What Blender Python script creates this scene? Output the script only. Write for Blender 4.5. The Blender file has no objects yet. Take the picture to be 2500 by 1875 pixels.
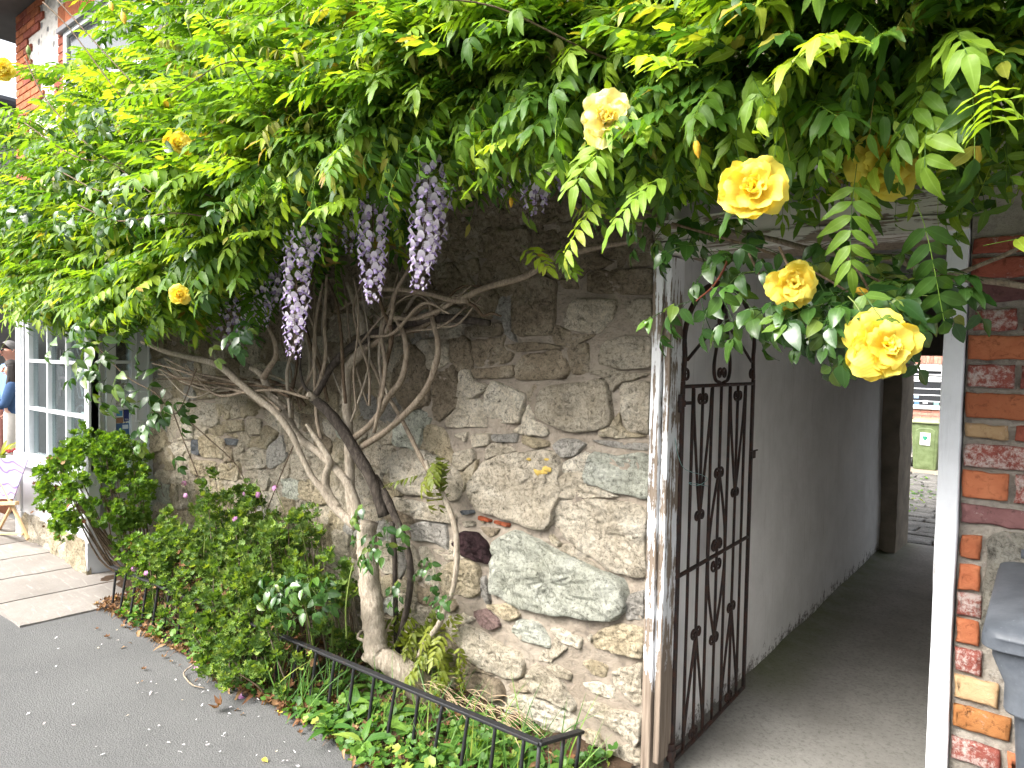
import bpy, bmesh, math, random
import numpy as np
from mathutils import Vector, Matrix, noise
random.seed(7); rng = np.random.default_rng(7)
PI = math.pi; R = math.radians
SC = bpy.context.scene
COL = SC.collection

# ------------------------------------------------------------------ camera
CAM = np.array([0.0, -2.45, 1.65]); HEAD, PITCH, ROLL, FPX = R(38.5), R(-2.05), R(1.15), 1700.0
PW, PH = 2500.0, 1875.0
_f = np.array([-math.sin(HEAD)*math.cos(PITCH), math.cos(HEAD)*math.cos(PITCH), math.sin(PITCH)])
_r0 = np.array([math.cos(HEAD), math.sin(HEAD), 0.0]); _u0 = np.cross(_r0, _f)
_r = math.cos(ROLL)*_r0 + math.sin(ROLL)*_u0
_u = -math.sin(ROLL)*_r0 + math.cos(ROLL)*_u0
cd = bpy.data.cameras.new('camera'); cam = bpy.data.objects.new('camera', cd); COL.objects.link(cam)
cd.sensor_fit = 'HORIZONTAL'; cd.sensor_width = 36.0; cd.lens = 36.0*FPX/PW
cd.clip_start = 0.02; cd.clip_end = 500
cam.matrix_world = Matrix(((_r[0], _u[0], -_f[0], CAM[0]), (_r[1], _u[1], -_f[1], CAM[1]),
                           (_r[2], _u[2], -_f[2], CAM[2]), (0, 0, 0, 1)))
SC.camera = cam
SC.render.resolution_x, SC.render.resolution_y = 1024, 768

# ------------------------------------------------------------------ light: bright overcast
SUN_EL, SUN_AZ = R(45), R(205)          # azimuth clockwise from +Y
w = bpy.data.worlds.new('World'); SC.world = w; w.use_nodes = True
nt = w.node_tree; nt.nodes.clear()
sky = nt.nodes.new('ShaderNodeTexSky'); sky.sky_type = 'NISHITA'; sky.sun_disc = False
sky.sun_elevation = SUN_EL; sky.sun_rotation = SUN_AZ
sky.air_density = 1.0; sky.dust_density = 6.0; sky.ozone_density = 1.0
hs = nt.nodes.new('ShaderNodeHueSaturation'); hs.inputs['Saturation'].default_value = 0.32
bg = nt.nodes.new('ShaderNodeBackground'); bg.inputs['Strength'].default_value = 0.15
wo = nt.nodes.new('ShaderNodeOutputWorld')
nt.links.new(sky.outputs[0], hs.inputs['Color']); nt.links.new(hs.outputs[0], bg.inputs['Color']); nt.links.new(bg.outputs[0], wo.inputs['Surface'])
sl = bpy.data.lights.new('sun', 'SUN'); sl.energy = 1.45; sl.angle = R(34); sl.color = (1.0, 0.965, 0.91)
so = bpy.data.objects.new('sun', sl); COL.objects.link(so)
sd = Vector((math.sin(SUN_AZ)*math.cos(SUN_EL), math.cos(SUN_AZ)*math.cos(SUN_EL), math.sin(SUN_EL)))
so.rotation_euler = sd.to_track_quat('Z', 'Y').to_euler()
so.location = (0, -6, 9)
vs = SC.view_settings; vs.view_transform = 'Standard'; vs.look = 'None'; vs.exposure = 2.1; vs.gamma = 1.0
vs.use_curve_mapping = False
SC.cycles.max_bounces = 5; SC.cycles.transparent_max_bounces = 8
SC.cycles.diffuse_bounces = 3; SC.cycles.transmission_bounces = 3

# ------------------------------------------------------------------ measuring helpers
def ray(px, py): return _f + (px-PW/2)/FPX*_r - (py-PH/2)/FPX*_u
def at(px, py, axis, val):
    d = ray(px, py); t = (val-CAM[axis])/d[axis]
    return CAM + t*d
def atY(px, py, y): return at(px, py, 1, y)
def proj(p):
    d = np.asarray(p, float)-CAM; z = d @ _f
    return PW/2+FPX*(d @ _r)/z, PH/2-FPX*(d @ _u)/z, z
def rnd(a, b): return random.uniform(a, b)

# ------------------------------------------------------------------ object helpers
def tag(o, label=None, cat=None, group=None, kind=None):
    if label: o['label'] = label
    if cat: o['category'] = cat
    if group: o['group'] = group
    if kind: o['kind'] = kind
    return o
def thing(name, label, cat, loc=(0, 0, 0), group=None):
    o = bpy.data.objects.new(name, None); COL.objects.link(o); o.location = loc
    o.empty_display_size = 0.1
    return tag(o, label, cat, group)
def wt(o):
    if o.parent is None: return Vector(o.location)
    return wt(o.parent)+o.matrix_parent_inverse.translation+Vector(o.location)
def link(name, me, parent=None):
    o = bpy.data.objects.new(name, me); COL.objects.link(o)
    if parent is not None:
        o.parent = parent
        o.matrix_parent_inverse = Matrix.Translation(-wt(parent))
    return o
def put(o, x, y, z): o.location = (x, y, z)
def npmesh(name, V, F, mats, smooth=True, mi=None, attr=None):
    """V (n,3); F list of index tuples or an (m,4) array"""
    me = bpy.data.meshes.new(name)
    V = np.asarray(V, dtype=np.float32)
    if isinstance(F, np.ndarray):
        k = F.shape[1]; m = F.shape[0]
        me.vertices.add(len(V)); me.vertices.foreach_set('co', V.ravel())
        me.loops.add(m*k); me.loops.foreach_set('vertex_index', F.ravel().astype(np.int32))
        me.polygons.add(m); me.polygons.foreach_set('loop_start', np.arange(0, m*k, k, dtype=np.int32))
        try: me.polygons.foreach_set('loop_total', np.full(m, k, dtype=np.int32))
        except Exception: pass
        me.update(calc_edges=True)
    else:
        me.from_pydata(V.tolist(), [], F); me.update()
    for mt in (mats if isinstance(mats, (list, tuple)) else [mats]): me.materials.append(mt)
    n = len(me.polygons)
    me.polygons.foreach_set('use_smooth', np.full(n, bool(smooth)))
    if mi is not None: me.polygons.foreach_set('material_index', np.asarray(mi, dtype=np.int32))
    if attr is not None:
        a = me.attributes.new('leaf', 'FLOAT_VECTOR', 'POINT'); a.data.foreach_set('vector', np.asarray(attr, dtype=np.float32).ravel())
    return me
class MB:
    """collects shapes for one mesh object"""
    def __init__(s): s.V = []; s.F = []; s.M = []
    def add(s, V, F, m=0):
        b = len(s.V); s.V += [tuple(map(float, v)) for v in V]
        for f in F: s.F.append(tuple(int(i)+b for i in f)); s.M.append(m)
        return s
    def box(s, x0, x1, y0, y1, z0, z1, m=0):
        V = [(x, y, z) for z in (z0, z1) for y in (y0, y1) for x in (x0, x1)]
        return s.add(V, [(0, 2, 3, 1), (4, 5, 7, 6), (0, 1, 5, 4), (2, 6, 7, 3), (0, 4, 6, 2), (1, 3, 7, 5)], m)
    def prism(s, poly, axis, a, b, m=0):
        """extrude polygon (2-D list, in the two remaining axes order) along axis"""
        n = len(poly); V = []
        for t in (a, b):
            for p in poly:
                q = list(p); q.insert(axis, t); V.append(q)
        F = [tuple(range(n))[::-1], tuple(range(n, 2*n))] + [(i, (i+1) % n, n+(i+1) % n, n+i) for i in range(n)]
        return s.add(V, F, m)
    def tube(s, P, rad, n=8, m=0, **k):
        V, F = tube(P, rad, n, **k); return s.add(V, F, m)
    def bar(s, a, b, w, h, up=(0, 0, 1), m=0):
        a, b = Vector(a), Vector(b); d = (b-a).normalized(); u_ = Vector(up)
        sx = d.cross(u_).normalized(); sy = sx.cross(d)
        V = []
        for c in (a, b):
            for i, j in ((-1, -1), (1, -1), (1, 1), (-1, 1)): V.append(c+sx*(i*w/2)+sy*(j*h/2))
        return s.add(V, [(0, 3, 2, 1), (4, 5, 6, 7), (0, 1, 5, 4), (1, 2, 6, 5), (2, 3, 7, 6), (3, 0, 4, 7)], m)
    def build(s, name, mats, parent=None, smooth=False, bevel=0, seg=2):
        me = npmesh(name, np.array(s.V), s.F, mats, smooth, s.M)
        bm = bmesh.new(); bm.from_mesh(me); bmesh.ops.recalc_face_normals(bm, faces=bm.faces)
        bm.to_mesh(me); bm.free()
        o = link(name, me, parent)
        if bevel:
            b = o.modifiers.new('bevel', 'BEVEL'); b.width = bevel; b.segments = seg; b.limit_method = 'ANGLE'; b.angle_limit = R(40)
            me.polygons.foreach_set('use_smooth', np.full(len(me.polygons), True))
            b.harden_normals = False
            try: me.set_sharp_from_angle(angle=R(35))
            except Exception: pass
        return o
def smooth_path(P, k=5):
    P = np.asarray(P, float)
    if len(P) < 3: return P
    Q = np.vstack([2*P[0]-P[1], P, 2*P[-1]-P[-2]]); out = []
    for i in range(1, len(Q)-2):
        for t in np.linspace(0, 1, k, endpoint=False):
            a, b, c, d = Q[i-1], Q[i], Q[i+1], Q[i+2]
            out.append(0.5*((2*b)+(-a+c)*t+(2*a-5*b+4*c-d)*t*t+(-a+3*b-3*c+d)*t**3))
    out.append(P[-1]); return np.array(out)
def tube(P, rad, n=8, k=5, wob=0.0, seed=0, cap=True):
    P0 = np.asarray(P, float); S = smooth_path(P0, k)
    rr = np.asarray(rad if np.ndim(rad) else [rad]*len(P0), float)
    if len(rr) != len(P0): rr = np.interp(np.linspace(0, 1, len(P0)), np.linspace(0, 1, len(rr)), rr)
    rs = np.interp(np.linspace(0, len(P0)-1, len(S)), np.arange(len(P0)), rr)
    T = np.gradient(S, axis=0); T /= np.linalg.norm(T, axis=1)[:, None]+1e-9
    ref = np.array([0, 0, 1.]) if abs(T[0][2]) < .9 else np.array([1., 0, 0])
    N = np.cross(T[0], ref); N /= np.linalg.norm(N)
    V = []; ph = np.arange(n)*2*PI/n
    for i in range(len(S)):
        N = N-T[i]*(N @ T[i]); N /= np.linalg.norm(N)+1e-9
        Bn = np.cross(T[i], N)
        for j in range(n):
            rr_ = rs[i]
            if wob: rr_ *= 1+wob*noise.noise(Vector((math.cos(ph[j])*1.5+seed, math.sin(ph[j])*1.5, i*.45)))
            V.append(S[i]+rr_*(math.cos(ph[j])*N+math.sin(ph[j])*Bn))
    F = [(i*n+j, i*n+(j+1) % n, (i+1)*n+(j+1) % n, (i+1)*n+j) for i in range(len(S)-1) for j in range(n)]
    if cap:
        V += [S[0], S[-1]]; a, b = len(V)-2, len(V)-1; e = (len(S)-1)*n
        F += [(a, (j+1) % n, j) for j in range(n)]+[(b, e+j, e+(j+1) % n) for j in range(n)]
    return V, F

# ------------------------------------------------------------------ materials
class NB:
    def __init__(s, name):
        s.m = bpy.data.materials.new(name); s.m.use_nodes = True; s.t = s.m.node_tree; s.t.nodes.clear()
        s.out = s.n('ShaderNodeOutputMaterial')
    def n(s, typ, **kw):
        nd = s.t.nodes.new(typ)
        for k, v in kw.items(): setattr(nd, k, v)
        return nd
    def l(s, a, b): s.t.links.new(a, b)
    def coord(s, scale=(1, 1, 1)):
        tc = s.n('ShaderNodeTexCoord'); mp = s.n('ShaderNodeMapping'); mp.inputs['Scale'].default_value = scale
        s.l(tc.outputs['Object'], mp.inputs['Vector']); return mp.outputs['Vector']
    def noise(s, vec, scale, detail=6, rough=.6, dist=0):
        nd = s.n('ShaderNodeTexNoise'); nd.inputs['Scale'].default_value = scale; nd.inputs['Detail'].default_value = detail
        nd.inputs['Roughness'].default_value = rough; nd.inputs['Distortion'].default_value = dist
        if vec is not None: s.l(vec, nd.inputs['Vector'])
        return nd.outputs['Fac']
    def ramp(s, fac, stops, interp='LINEAR'):
        nd = s.n('ShaderNodeValToRGB'); nd.color_ramp.interpolation = interp; e = nd.color_ramp.elements
        while len(e) < len(stops): e.new(.5)
        for i, (p, c) in enumerate(stops): e[i].position = p; e[i].color = (*c, 1) if len(c) == 3 else c
        s.l(fac, nd.inputs['Fac']); return nd.outputs['Color']
    def mix(s, fac, a, b, mode='MIX'):
        nd = s.n('ShaderNodeMix', data_type='RGBA', blend_type=mode)
        for k, v in ((0, fac), (6, a), (7, b)):
            if hasattr(v, 'is_linked') or hasattr(v, 'links'): s.l(v, nd.inputs[k])
            else: nd.inputs[k].default_value = v if k == 0 else (*v, 1)
        return nd.outputs[2]
    def math(s, op, a, b=0.0, c=0.0):
        nd = s.n('ShaderNodeMath', operation=op)
        for k, v in ((0, a), (1, b), (2, c)):
            if hasattr(v, 'links'): s.l(v, nd.inputs[k])
            else: nd.inputs[k].default_value = v
        return nd.outputs[0]
    def objrand(s): return s.n('ShaderNodeObjectInfo').outputs['Random']
    def attr(s):
        a = s.n('ShaderNodeAttribute', attribute_name='leaf'); x = s.n('ShaderNodeSeparateXYZ'); s.l(a.outputs['Vector'], x.inputs[0]); return x.outputs
    def bump(s, h, strength=.5, dist=.01, prev=None):
        b = s.n('ShaderNodeBump'); b.inputs['Strength'].default_value = strength; b.inputs['Distance'].default_value = dist
        s.l(h, b.inputs['Height'])
        if prev is not None: s.l(prev, b.inputs['Normal'])
        return b.outputs['Normal']
    def pbr(s, col, rough=.8, nrm=None, spec=.3, metal=0, **kw):
        p = s.n('ShaderNodeBsdfPrincipled')
        if hasattr(col, 'links'): s.l(col, p.inputs['Base Color'])
        else: p.inputs['Base Color'].default_value = (*col, 1)
        if hasattr(rough, 'links'): s.l(rough, p.inputs['Roughness'])
        else: p.inputs['Roughness'].default_value = rough
        p.inputs['Specular IOR Level'].default_value = spec; p.inputs['Metallic'].default_value = metal
        if nrm is not None: s.l(nrm, p.inputs['Normal'])
        for k, v in kw.items(): p.inputs[k].default_value = v
        s.p = p; return p
    def done(s, sh=None):
        s.l((sh or s.p).outputs[0], s.out.inputs['Surface']); return s.m

def mat_plain(name, col, rough=.6, var=.12, scale=8, spec=.3, bump=.15, bdist=.004, metal=0):
    b = NB(name); v = b.coord(); f = b.noise(v, scale, 5); f2 = b.noise(v, scale*7, 4)
    lo = tuple(c*(1-var) for c in col); hi = tuple(min(1, c*(1+var)) for c in col)
    c = b.ramp(f, [(.3, lo), (.7, hi)])
    b.pbr(c, rough, b.bump(f2, bump, bdist), spec, metal); return b.done()

def mat_stone(name, c0, c1, c2, dark=(.06, .05, .038), bstr=1.0, moss=None):
    b = NB(name); v = b.coord(); r_ = b.objrand()
    o = b.n('ShaderNodeVectorMath', operation='ADD'); b.l(v, o.inputs[0]); b.l(r_, o.inputs[1])
    v2 = o.outputs[0]
    big = b.noise(v2, 5, 5, .62, .4); mid = b.noise(v2, 24, 9, .78, .9); fine = b.noise(v2, 80, 7, .8, .5)
    c = b.ramp(big, [(.3, c0), (.52, c1), (.72, c2)])
    c = b.mix(b.ramp(mid, [(.36, (1, 1, 1)), (.47, (0, 0, 0))]), c, tuple(x*.42 for x in c0))
    c = b.mix(b.ramp(fine, [(.34, (.85, .85, .85)), (.44, (0, 0, 0))]), c, dark)
    c = b.mix(b.ramp(fine, [(.58, (0, 0, 0)), (.75, (.5, .5, .5))]), c, tuple(min(1, x*1.35) for x in c2))
    g_ = b.noise(v2, 58, 6, .8, .4); c = b.mix(1.0, c, b.ramp(g_, [(.34, (.45, .45, .45)), (.5, (1, 1, 1)), (.66, (1.28, 1.28, 1.28))]), 'MULTIPLY')
    if moss: c = b.mix(b.ramp(b.noise(v2, 9, 6, .7), [(.6, (0, 0, 0)), (.68, (.8, .8, .8))]), c, moss)
    hv = b.n('ShaderNodeHueSaturation'); b.l(c, hv.inputs['Color'])
    b.l(b.math('MULTIPLY_ADD', r_, .3, .85), hv.inputs['Value'])
    n1 = b.bump(mid, bstr, .035); n2 = b.bump(fine, bstr, .012, n1); n3 = b.bump(g_, bstr*.8, .012, n2)
    b.pbr(hv.outputs['Color'], .93, n3, .12); return b.done()

ST = dict(
 cream=mat_stone('stone_cream', (.42, .36, .265), (.58, .515, .405), (.68, .63, .525)),
 green=mat_stone('stone_green', (.44, .445, .36), (.57, .58, .49), (.66, .67, .59)),
 yellow=mat_stone('stone_yellow', (.37, .305, .20), (.50, .425, .295), (.58, .53, .42)),
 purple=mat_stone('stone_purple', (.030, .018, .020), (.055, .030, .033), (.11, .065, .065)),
 pink=mat_stone('stone_pink', (.20, .13, .12), (.29, .20, .18), (.36, .28, .25)),
 grey=mat_stone('stone_grey', (.30, .28, .245), (.43, .405, .36), (.54, .515, .465)),
 blue=mat_stone('stone_blue', (.09, .10, .11), (.16, .17, .18), (.25, .26, .27)),
 brown=mat_stone('stone_brown', (.24, .19, .13), (.36, .295, .21), (.47, .41, .315)),
 red=mat_stone('stone_tile', (.33, .075, .03), (.43, .11, .05), (.48, .17, .09)),
)
def mat_mortar(name='mortar', tint=(1, 1, 1)):
    b = NB(name); v = b.coord(); big = b.noise(v, 3, 5); mid = b.noise(v, 30, 8, .7); fine = b.noise(v, 140, 5, .7)
    T = lambda c: tuple(a*t for a, t in zip(c, tint))
    c = b.ramp(big, [(.3, T((.27, .225, .175))), (.55, T((.35, .30, .24))), (.75, T((.42, .37, .305)))])
    c = b.mix(b.ramp(mid, [(.35, (.8, .8, .8)), (.5, (0, 0, 0))]), c, T((.20, .17, .14)))
    c = b.mix(b.ramp(fine, [(.6, (0, 0, 0)), (.72, (.6, .6, .6))]), c, T((.46, .43, .38)))
    b.pbr(c, .95, b.bump(fine, .8, .008, b.bump(mid, 1.0, .025)), .1); return b.done()
M_MORTAR = mat_mortar()
M_MORTAR2 = mat_mortar('lime_mortar', (1.25, 1.32, 1.40))

def mat_brick(name, c0, c1, white=.0, dark=.25):
    b = NB(name); v = b.coord(); r_ = b.objrand()
    o = b.n('ShaderNodeVectorMath', operation='ADD'); b.l(v, o.inputs[0]); b.l(r_, o.inputs[1]); v2 = o.outputs[0]
    big = b.noise(v2, 11, 6, .6); mid = b.noise(v2, 42, 7, .7, .5); fine = b.noise(v2, 160, 5, .7)
    c = b.ramp(big, [(.3, c0), (.7, c1)])
    c = b.mix(b.ramp(mid, [(.3, (dark*3,)*3), (.46, (0, 0, 0))]), c, tuple(x*.3 for x in c0))
    if white:
        wv = b.mix(.62, b.ramp(b.noise(v2, 16, 5, .6), [(0, (0, 0, 0)), (1, (1, 1, 1))]), b.ramp(b.noise(v2, 75, 7, .8, .3), [(0, (0, 0, 0)), (1, (1, 1, 1))]))
        sep = b.n('ShaderNodeRGBToBW'); b.l(wv, sep.inputs[0])
        c = b.mix(b.ramp(sep.outputs[0], [(.60-white*.2, (0, 0, 0)), (.70-white*.2, (.8, .8, .8))]), c, (.50, .45, .41))
    hv = b.n('ShaderNodeHueSaturation'); b.l(c, hv.inputs['Color']); b.l(b.math('MULTIPLY_ADD', r_, .35, .82), hv.inputs['Value'])
    b.pbr(hv.outputs['Color'], .9, b.bump(fine, .5, .003, b.bump(mid, .75, .01)), .15); return b.done()
BR = dict(orange=mat_brick('brick_orange', (.33, .10, .045), (.45, .165, .08)),
          red=mat_brick('brick_red', (.22, .06, .04), (.33, .10, .065), .2),
          mottled=mat_brick('brick_mottled', (.20, .055, .042), (.28, .085, .065), .62),
          purple=mat_brick('brick_purple', (.13, .06, .06), (.20, .10, .095), .12),
          tan=mat_brick('brick_tan', (.36, .23, .12), (.46, .32, .18), .2),
          brown=mat_brick('brick_brown', (.30, .12, .04), (.42, .19, .07), .1, .4),
          far=mat_brick('brick_far', (.36, .15, .11), (.46, .23, .17), .1))

def mat_peel(name, amount=.5, along=2, wood=((.10, .075, .055), (.25, .20, .155)), rot=True, paint=(.77, .78, .79)):
    """old white gloss paint flaking off the grain"""
    b = NB(name); st_ = lambda f: tuple(f if i == along else 1 for i in range(3)); v = b.coord(st_(.045)); vv = b.coord()
    g = b.noise(v, 75, 7, .65); g2 = b.noise(b.coord(st_(.12)), 30, 6, .7, .3); p = b.noise(vv, 4.2, 5, .65); fine = b.noise(vv, 120, 4, .7)
    s = b.math('ADD', b.math('MULTIPLY', g, .55), b.math('MULTIPLY', g2, .45))
    s = b.math('ADD', s, b.math('MULTIPLY', b.math('SUBTRACT', p, .5), .55))
    if rot:   # the foot of the post has rotted bare
        sx = b.n('ShaderNodeSeparateXYZ'); b.l(vv, sx.inputs[0])
        mr = b.n('ShaderNodeMapRange'); b.l(sx.outputs[2], mr.inputs[0])
        mr.inputs[1].default_value = .05; mr.inputs[2].default_value = .5; mr.inputs[3].default_value = .26; mr.inputs[4].default_value = 0
        s = b.math('ADD', s, mr.outputs[0])
    th = .72-amount*.25
    mask = b.ramp(s, [(th-.012, (0, 0, 0)), (th+.012, (1, 1, 1))])
    wd = b.ramp(g, [(.3, wood[0]), (.65, wood[1])])
    pt = b.ramp(b.noise(vv, 9, 6), [(.3, tuple(x*.86 for x in paint)), (.65, paint)])
    pt = b.mix(b.ramp(g2, [(.3, (.5, .5, .5)), (.42, (0, 0, 0))]), pt, tuple(x*.72 for x in paint))
    c = b.mix(mask, pt, wd)
    mb = b.n('ShaderNodeRGBToBW'); b.l(mask, mb.inputs[0])
    h = b.math('SUBTRACT', 1.0, mb.outputs[0])
    n = b.bump(g, .5, .004, b.bump(h, .9, .004))
    b.pbr(c, b.math('MULTIPLY_ADD', mb.outputs[0], .4, .5), n, .3); return b.done()
M_PEEL = mat_peel('peeling_white_paint', .88); M_PEEL2 = mat_peel('worn_white_paint', .30, rot=False, paint=(.70, .715, .74)); M_PEEL3 = mat_peel('cracked_white_paint', .75, along=0, rot=False, paint=(.56, .53, .47))
M_WHITE = mat_plain('white_gloss_paint', (.60, .615, .63), .35, .06, 6, .45, .05)
M_WHITE2 = mat_plain('white_upvc', (.83, .84, .85), .3, .02, 6, .5, .02)

def mat_iron(name, rust=.5, base=(.012, .011, .012)):
    b = NB(name); v = b.coord(); f = b.noise(v, 28, 7, .7); g = b.noise(v, 150, 5, .7)
    c = b.ramp(f, [(.62-rust*.35, base), (.78-rust*.3, (.055, .024, .016)), (.95, (.12, .05, .026))])
    b.pbr(c, b.ramp(f, [(.3, (.42,)*3), (.7, (.8,)*3)]), b.bump(g, .6, .002, b.bump(f, .4, .004)), .4, .15); return b.done()
M_IRON = mat_iron('rusty_iron', .55, (.016, .011, .010)); M_IRON2 = mat_iron('black_painted_iron', .12, (.014, .0145, .016))

def mat_asphalt():
    b = NB('asphalt'); v = b.coord(); f = b.noise(v, 180, 4, .7); g = b.noise(v, 1.3, 5); h = b.noise(v, 420, 3, .6)
    vor = b.n('ShaderNodeTexVoronoi'); vor.inputs['Scale'].default_value = 130; b.l(v, vor.inputs['Vector'])
    c = b.ramp(g, [(.3, (.086, .086, .085)), (.7, (.114, .114, .112))])
    c = b.mix(b.ramp(f, [(.32, (.85,)*3), (.5, (0, 0, 0))]), c, (.045, .046, .047))
    c = b.mix(b.ramp(vor.outputs['Color'], [(.8, (0, 0, 0)), (.97, (.5,)*3)]), c, (.17, .17, .165))
    b.pbr(c, .85, b.bump(f, .7, .004, b.bump(vor.outputs['Distance'], .5, .004)), .25); return b.done()
M_ASPH = mat_asphalt()
def mat_slab():
    b = NB('slab_stone'); v = b.coord(); r_ = b.objrand(); f = b.noise(v, 40, 7, .7); g = b.noise(v, 3, 5); s = b.noise(b.coord((.5, 3, 1)), 14, 6, .7)
    c = b.ramp(g, [(.3, (.165, .15, .135)), (.7, (.225, .208, .19))])
    c = b.mix(b.ramp(f, [(.35, (.7,)*3), (.5, (0, 0, 0))]), c, (.19, .165, .14))
    c = b.mix(b.ramp(s, [(.55, (0, 0, 0)), (.7, (.6,)*3)]), c, (.33, .31, .28))
    hv = b.n('ShaderNodeHueSaturation'); b.l(c, hv.inputs['Color']); b.l(b.math('MULTIPLY_ADD', r_, .25, .87), hv.inputs['Value'])
    b.pbr(hv.outputs['Color'], .9, b.bump(f, .6, .006), .15); return b.done()
M_SLAB = mat_slab()
def mat_concrete():
    b = NB('passage_concrete'); v = b.coord(); f = b.noise(v, 55, 8, .75); g = b.noise(v, 2.2, 6, .65); h = b.noise(v, 200, 4)
    c = b.ramp(g, [(.3, (.165, .158, .142)), (.7, (.255, .247, .225))])
    c = b.mix(b.ramp(f, [(.36, (.7,)*3), (.5, (0, 0, 0))]), c, (.11, .106, .094))
    c = b.mix(b.ramp(f, [(.6, (0, 0, 0)), (.72, (.6,)*3)]), c, (.34, .33, .305))
    # green algae growing along the foot of the wall
    x = b.n('ShaderNodeSeparateXYZ'); b.l(v, x.inputs[0]); mr = b.n('ShaderNodeMapRange'); b.l(x.outputs[0], mr.inputs[0])
    mr.inputs[1].default_value = -1.22; mr.inputs[2].default_value = -.92; mr.inputs[3].default_value = .55; mr.inputs[4].default_value = 0
    my = b.n('ShaderNodeMapRange'); b.l(x.outputs[1], my.inputs[0])
    my.inputs[1].default_value = .9; my.inputs[2].default_value = 1.3
    al = b.math('MULTIPLY', b.math('MULTIPLY', mr.outputs[0], my.outputs[0]), b.math('MULTIPLY', b.noise(v, 6, 5), 2.2))
    c = b.mix(al, c, (.075, .095, .022))
    b.pbr(c, .8, b.bump(f, .5, .004, b.bump(h, .3, .002)), .25); return b.done()
M_CONC = mat_concrete()
def mat_plaster():
    b = NB('limewashed_plaster'); v = b.coord(); f = b.noise(v, 5, 6, .65); g = b.noise(v, 60, 6, .7); st = b.noise(b.coord((1, 9, .6)), 5, 6, .7)
    c = b.ramp(f, [(.3, (.70, .695, .675)), (.65, (.80, .795, .78))])
    c = b.mix(b.ramp(st, [(.56, (0, 0, 0)), (.75, (.35,)*3)]), c, (.40, .37, .33))
    x = b.n('ShaderNodeSeparateXYZ'); b.l(v, x.inputs[0])
    mr = b.n('ShaderNodeMapRange'); b.l(x.outputs[2], mr.inputs[0]); mr.inputs[1].default_value = .0; mr.inputs[2].default_value = .16; mr.inputs[3].default_value = .30; mr.inputs[4].default_value = 0
    d = b.math('ADD', b.noise(v, 22, 7, .75), mr.outputs[0])
    c = b.mix(b.ramp(d, [(.68, (0, 0, 0)), (.78, (.85,)*3)]), c, (.10, .085, .07))
    b.pbr(c, .88, b.bump(g, .25, .004, b.bump(f, .3, .02)), .15); return b.done()
M_PLAST = mat_plaster()
def mat_bark(name, c0, c1, c2, sc=1.0):
    b = NB(name); v = b.coord((1, 1, .28)); vv = b.coord(); f = b.noise(v, 95*sc, 7, .7, .5); g = b.noise(vv, 9, 5); h = b.noise(vv, 160, 5, .7)
    c = b.ramp(f, [(.32, c0), (.5, c1), (.68, c2)])
    c = b.mix(b.ramp(g, [(.45, (0, 0, 0)), (.75, (.55,)*3)]), c, tuple((a+d)/2 for a, d in zip(c0, c1)))
    b.pbr(c, .9, b.bump(f, .9, .008, b.bump(h, .4, .003)), .15); return b.done()
M_BARK = mat_bark('pale_bark', (.15, .12, .09), (.31, .265, .205), (.44, .39, .32))
M_BARK2 = mat_bark('dark_bark', (.022, .018, .015), (.055, .045, .037), (.12, .10, .082), .8)
M_BARK3 = mat_bark('brown_bark', (.12, .09, .062), (.25, .20, .148), (.37, .315, .24))
M_SOIL = mat_plain('soil', (.075, .05, .033), .95, .4, 20, .1, .8, .02)
M_TWIG = mat_bark('twig', (.05, .03, .02), (.12, .085, .055), (.22, .17, .12))

def mat_leaf(name, stops, trans=.45, rough=.42, spec=.35, vein=.35, tcol=1.6):
    b = NB(name); a = b.attr(); r_ = b.objrand()
    t = b.math('FRACT', b.math('ADD', a[2], r_))
    c = b.ramp(t, stops)
    # midrib and side veins
    m = b.ramp(a[0], [(.0, (vein*1.3,)*3), (.14, (0, 0, 0))])
    wv = b.math('SINE', b.math('MULTIPLY_ADD', a[0], -5.0, b.math('MULTIPLY', a[1], 48.0)))
    m2 = b.ramp(wv, [(.78, (0, 0, 0)), (1.0, (vein*.22,)*3)])
    hi = b.n('ShaderNodeHueSaturation'); b.l(c, hi.inputs['Color']); hi.inputs['Value'].default_value = 1.7; hi.inputs['Saturation'].default_value = .85
    c = b.mix(m, c, hi.outputs[0]); c = b.mix(m2, c, hi.outputs[0])
    b.pbr(c, rough, None, spec)
    tr = b.n('ShaderNodeBsdfTranslucent'); tc = b.n('ShaderNodeMix', data_type='RGBA', blend_type='MULTIPLY')
    tc.inputs[0].default_value = 1; b.l(c, tc.inputs[6]); tc.inputs[7].default_value = (tcol*1.0, tcol, tcol*.25, 1); tc.clamp_result = True
    b.l(tc.outputs[2], tr.inputs['Color'])
    mx = b.n('ShaderNodeMixShader'); mx.inputs[0].default_value = trans; b.l(b.p.outputs[0], mx.inputs[1]); b.l(tr.outputs[0], mx.inputs[2])
    return b.done(mx)
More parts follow.
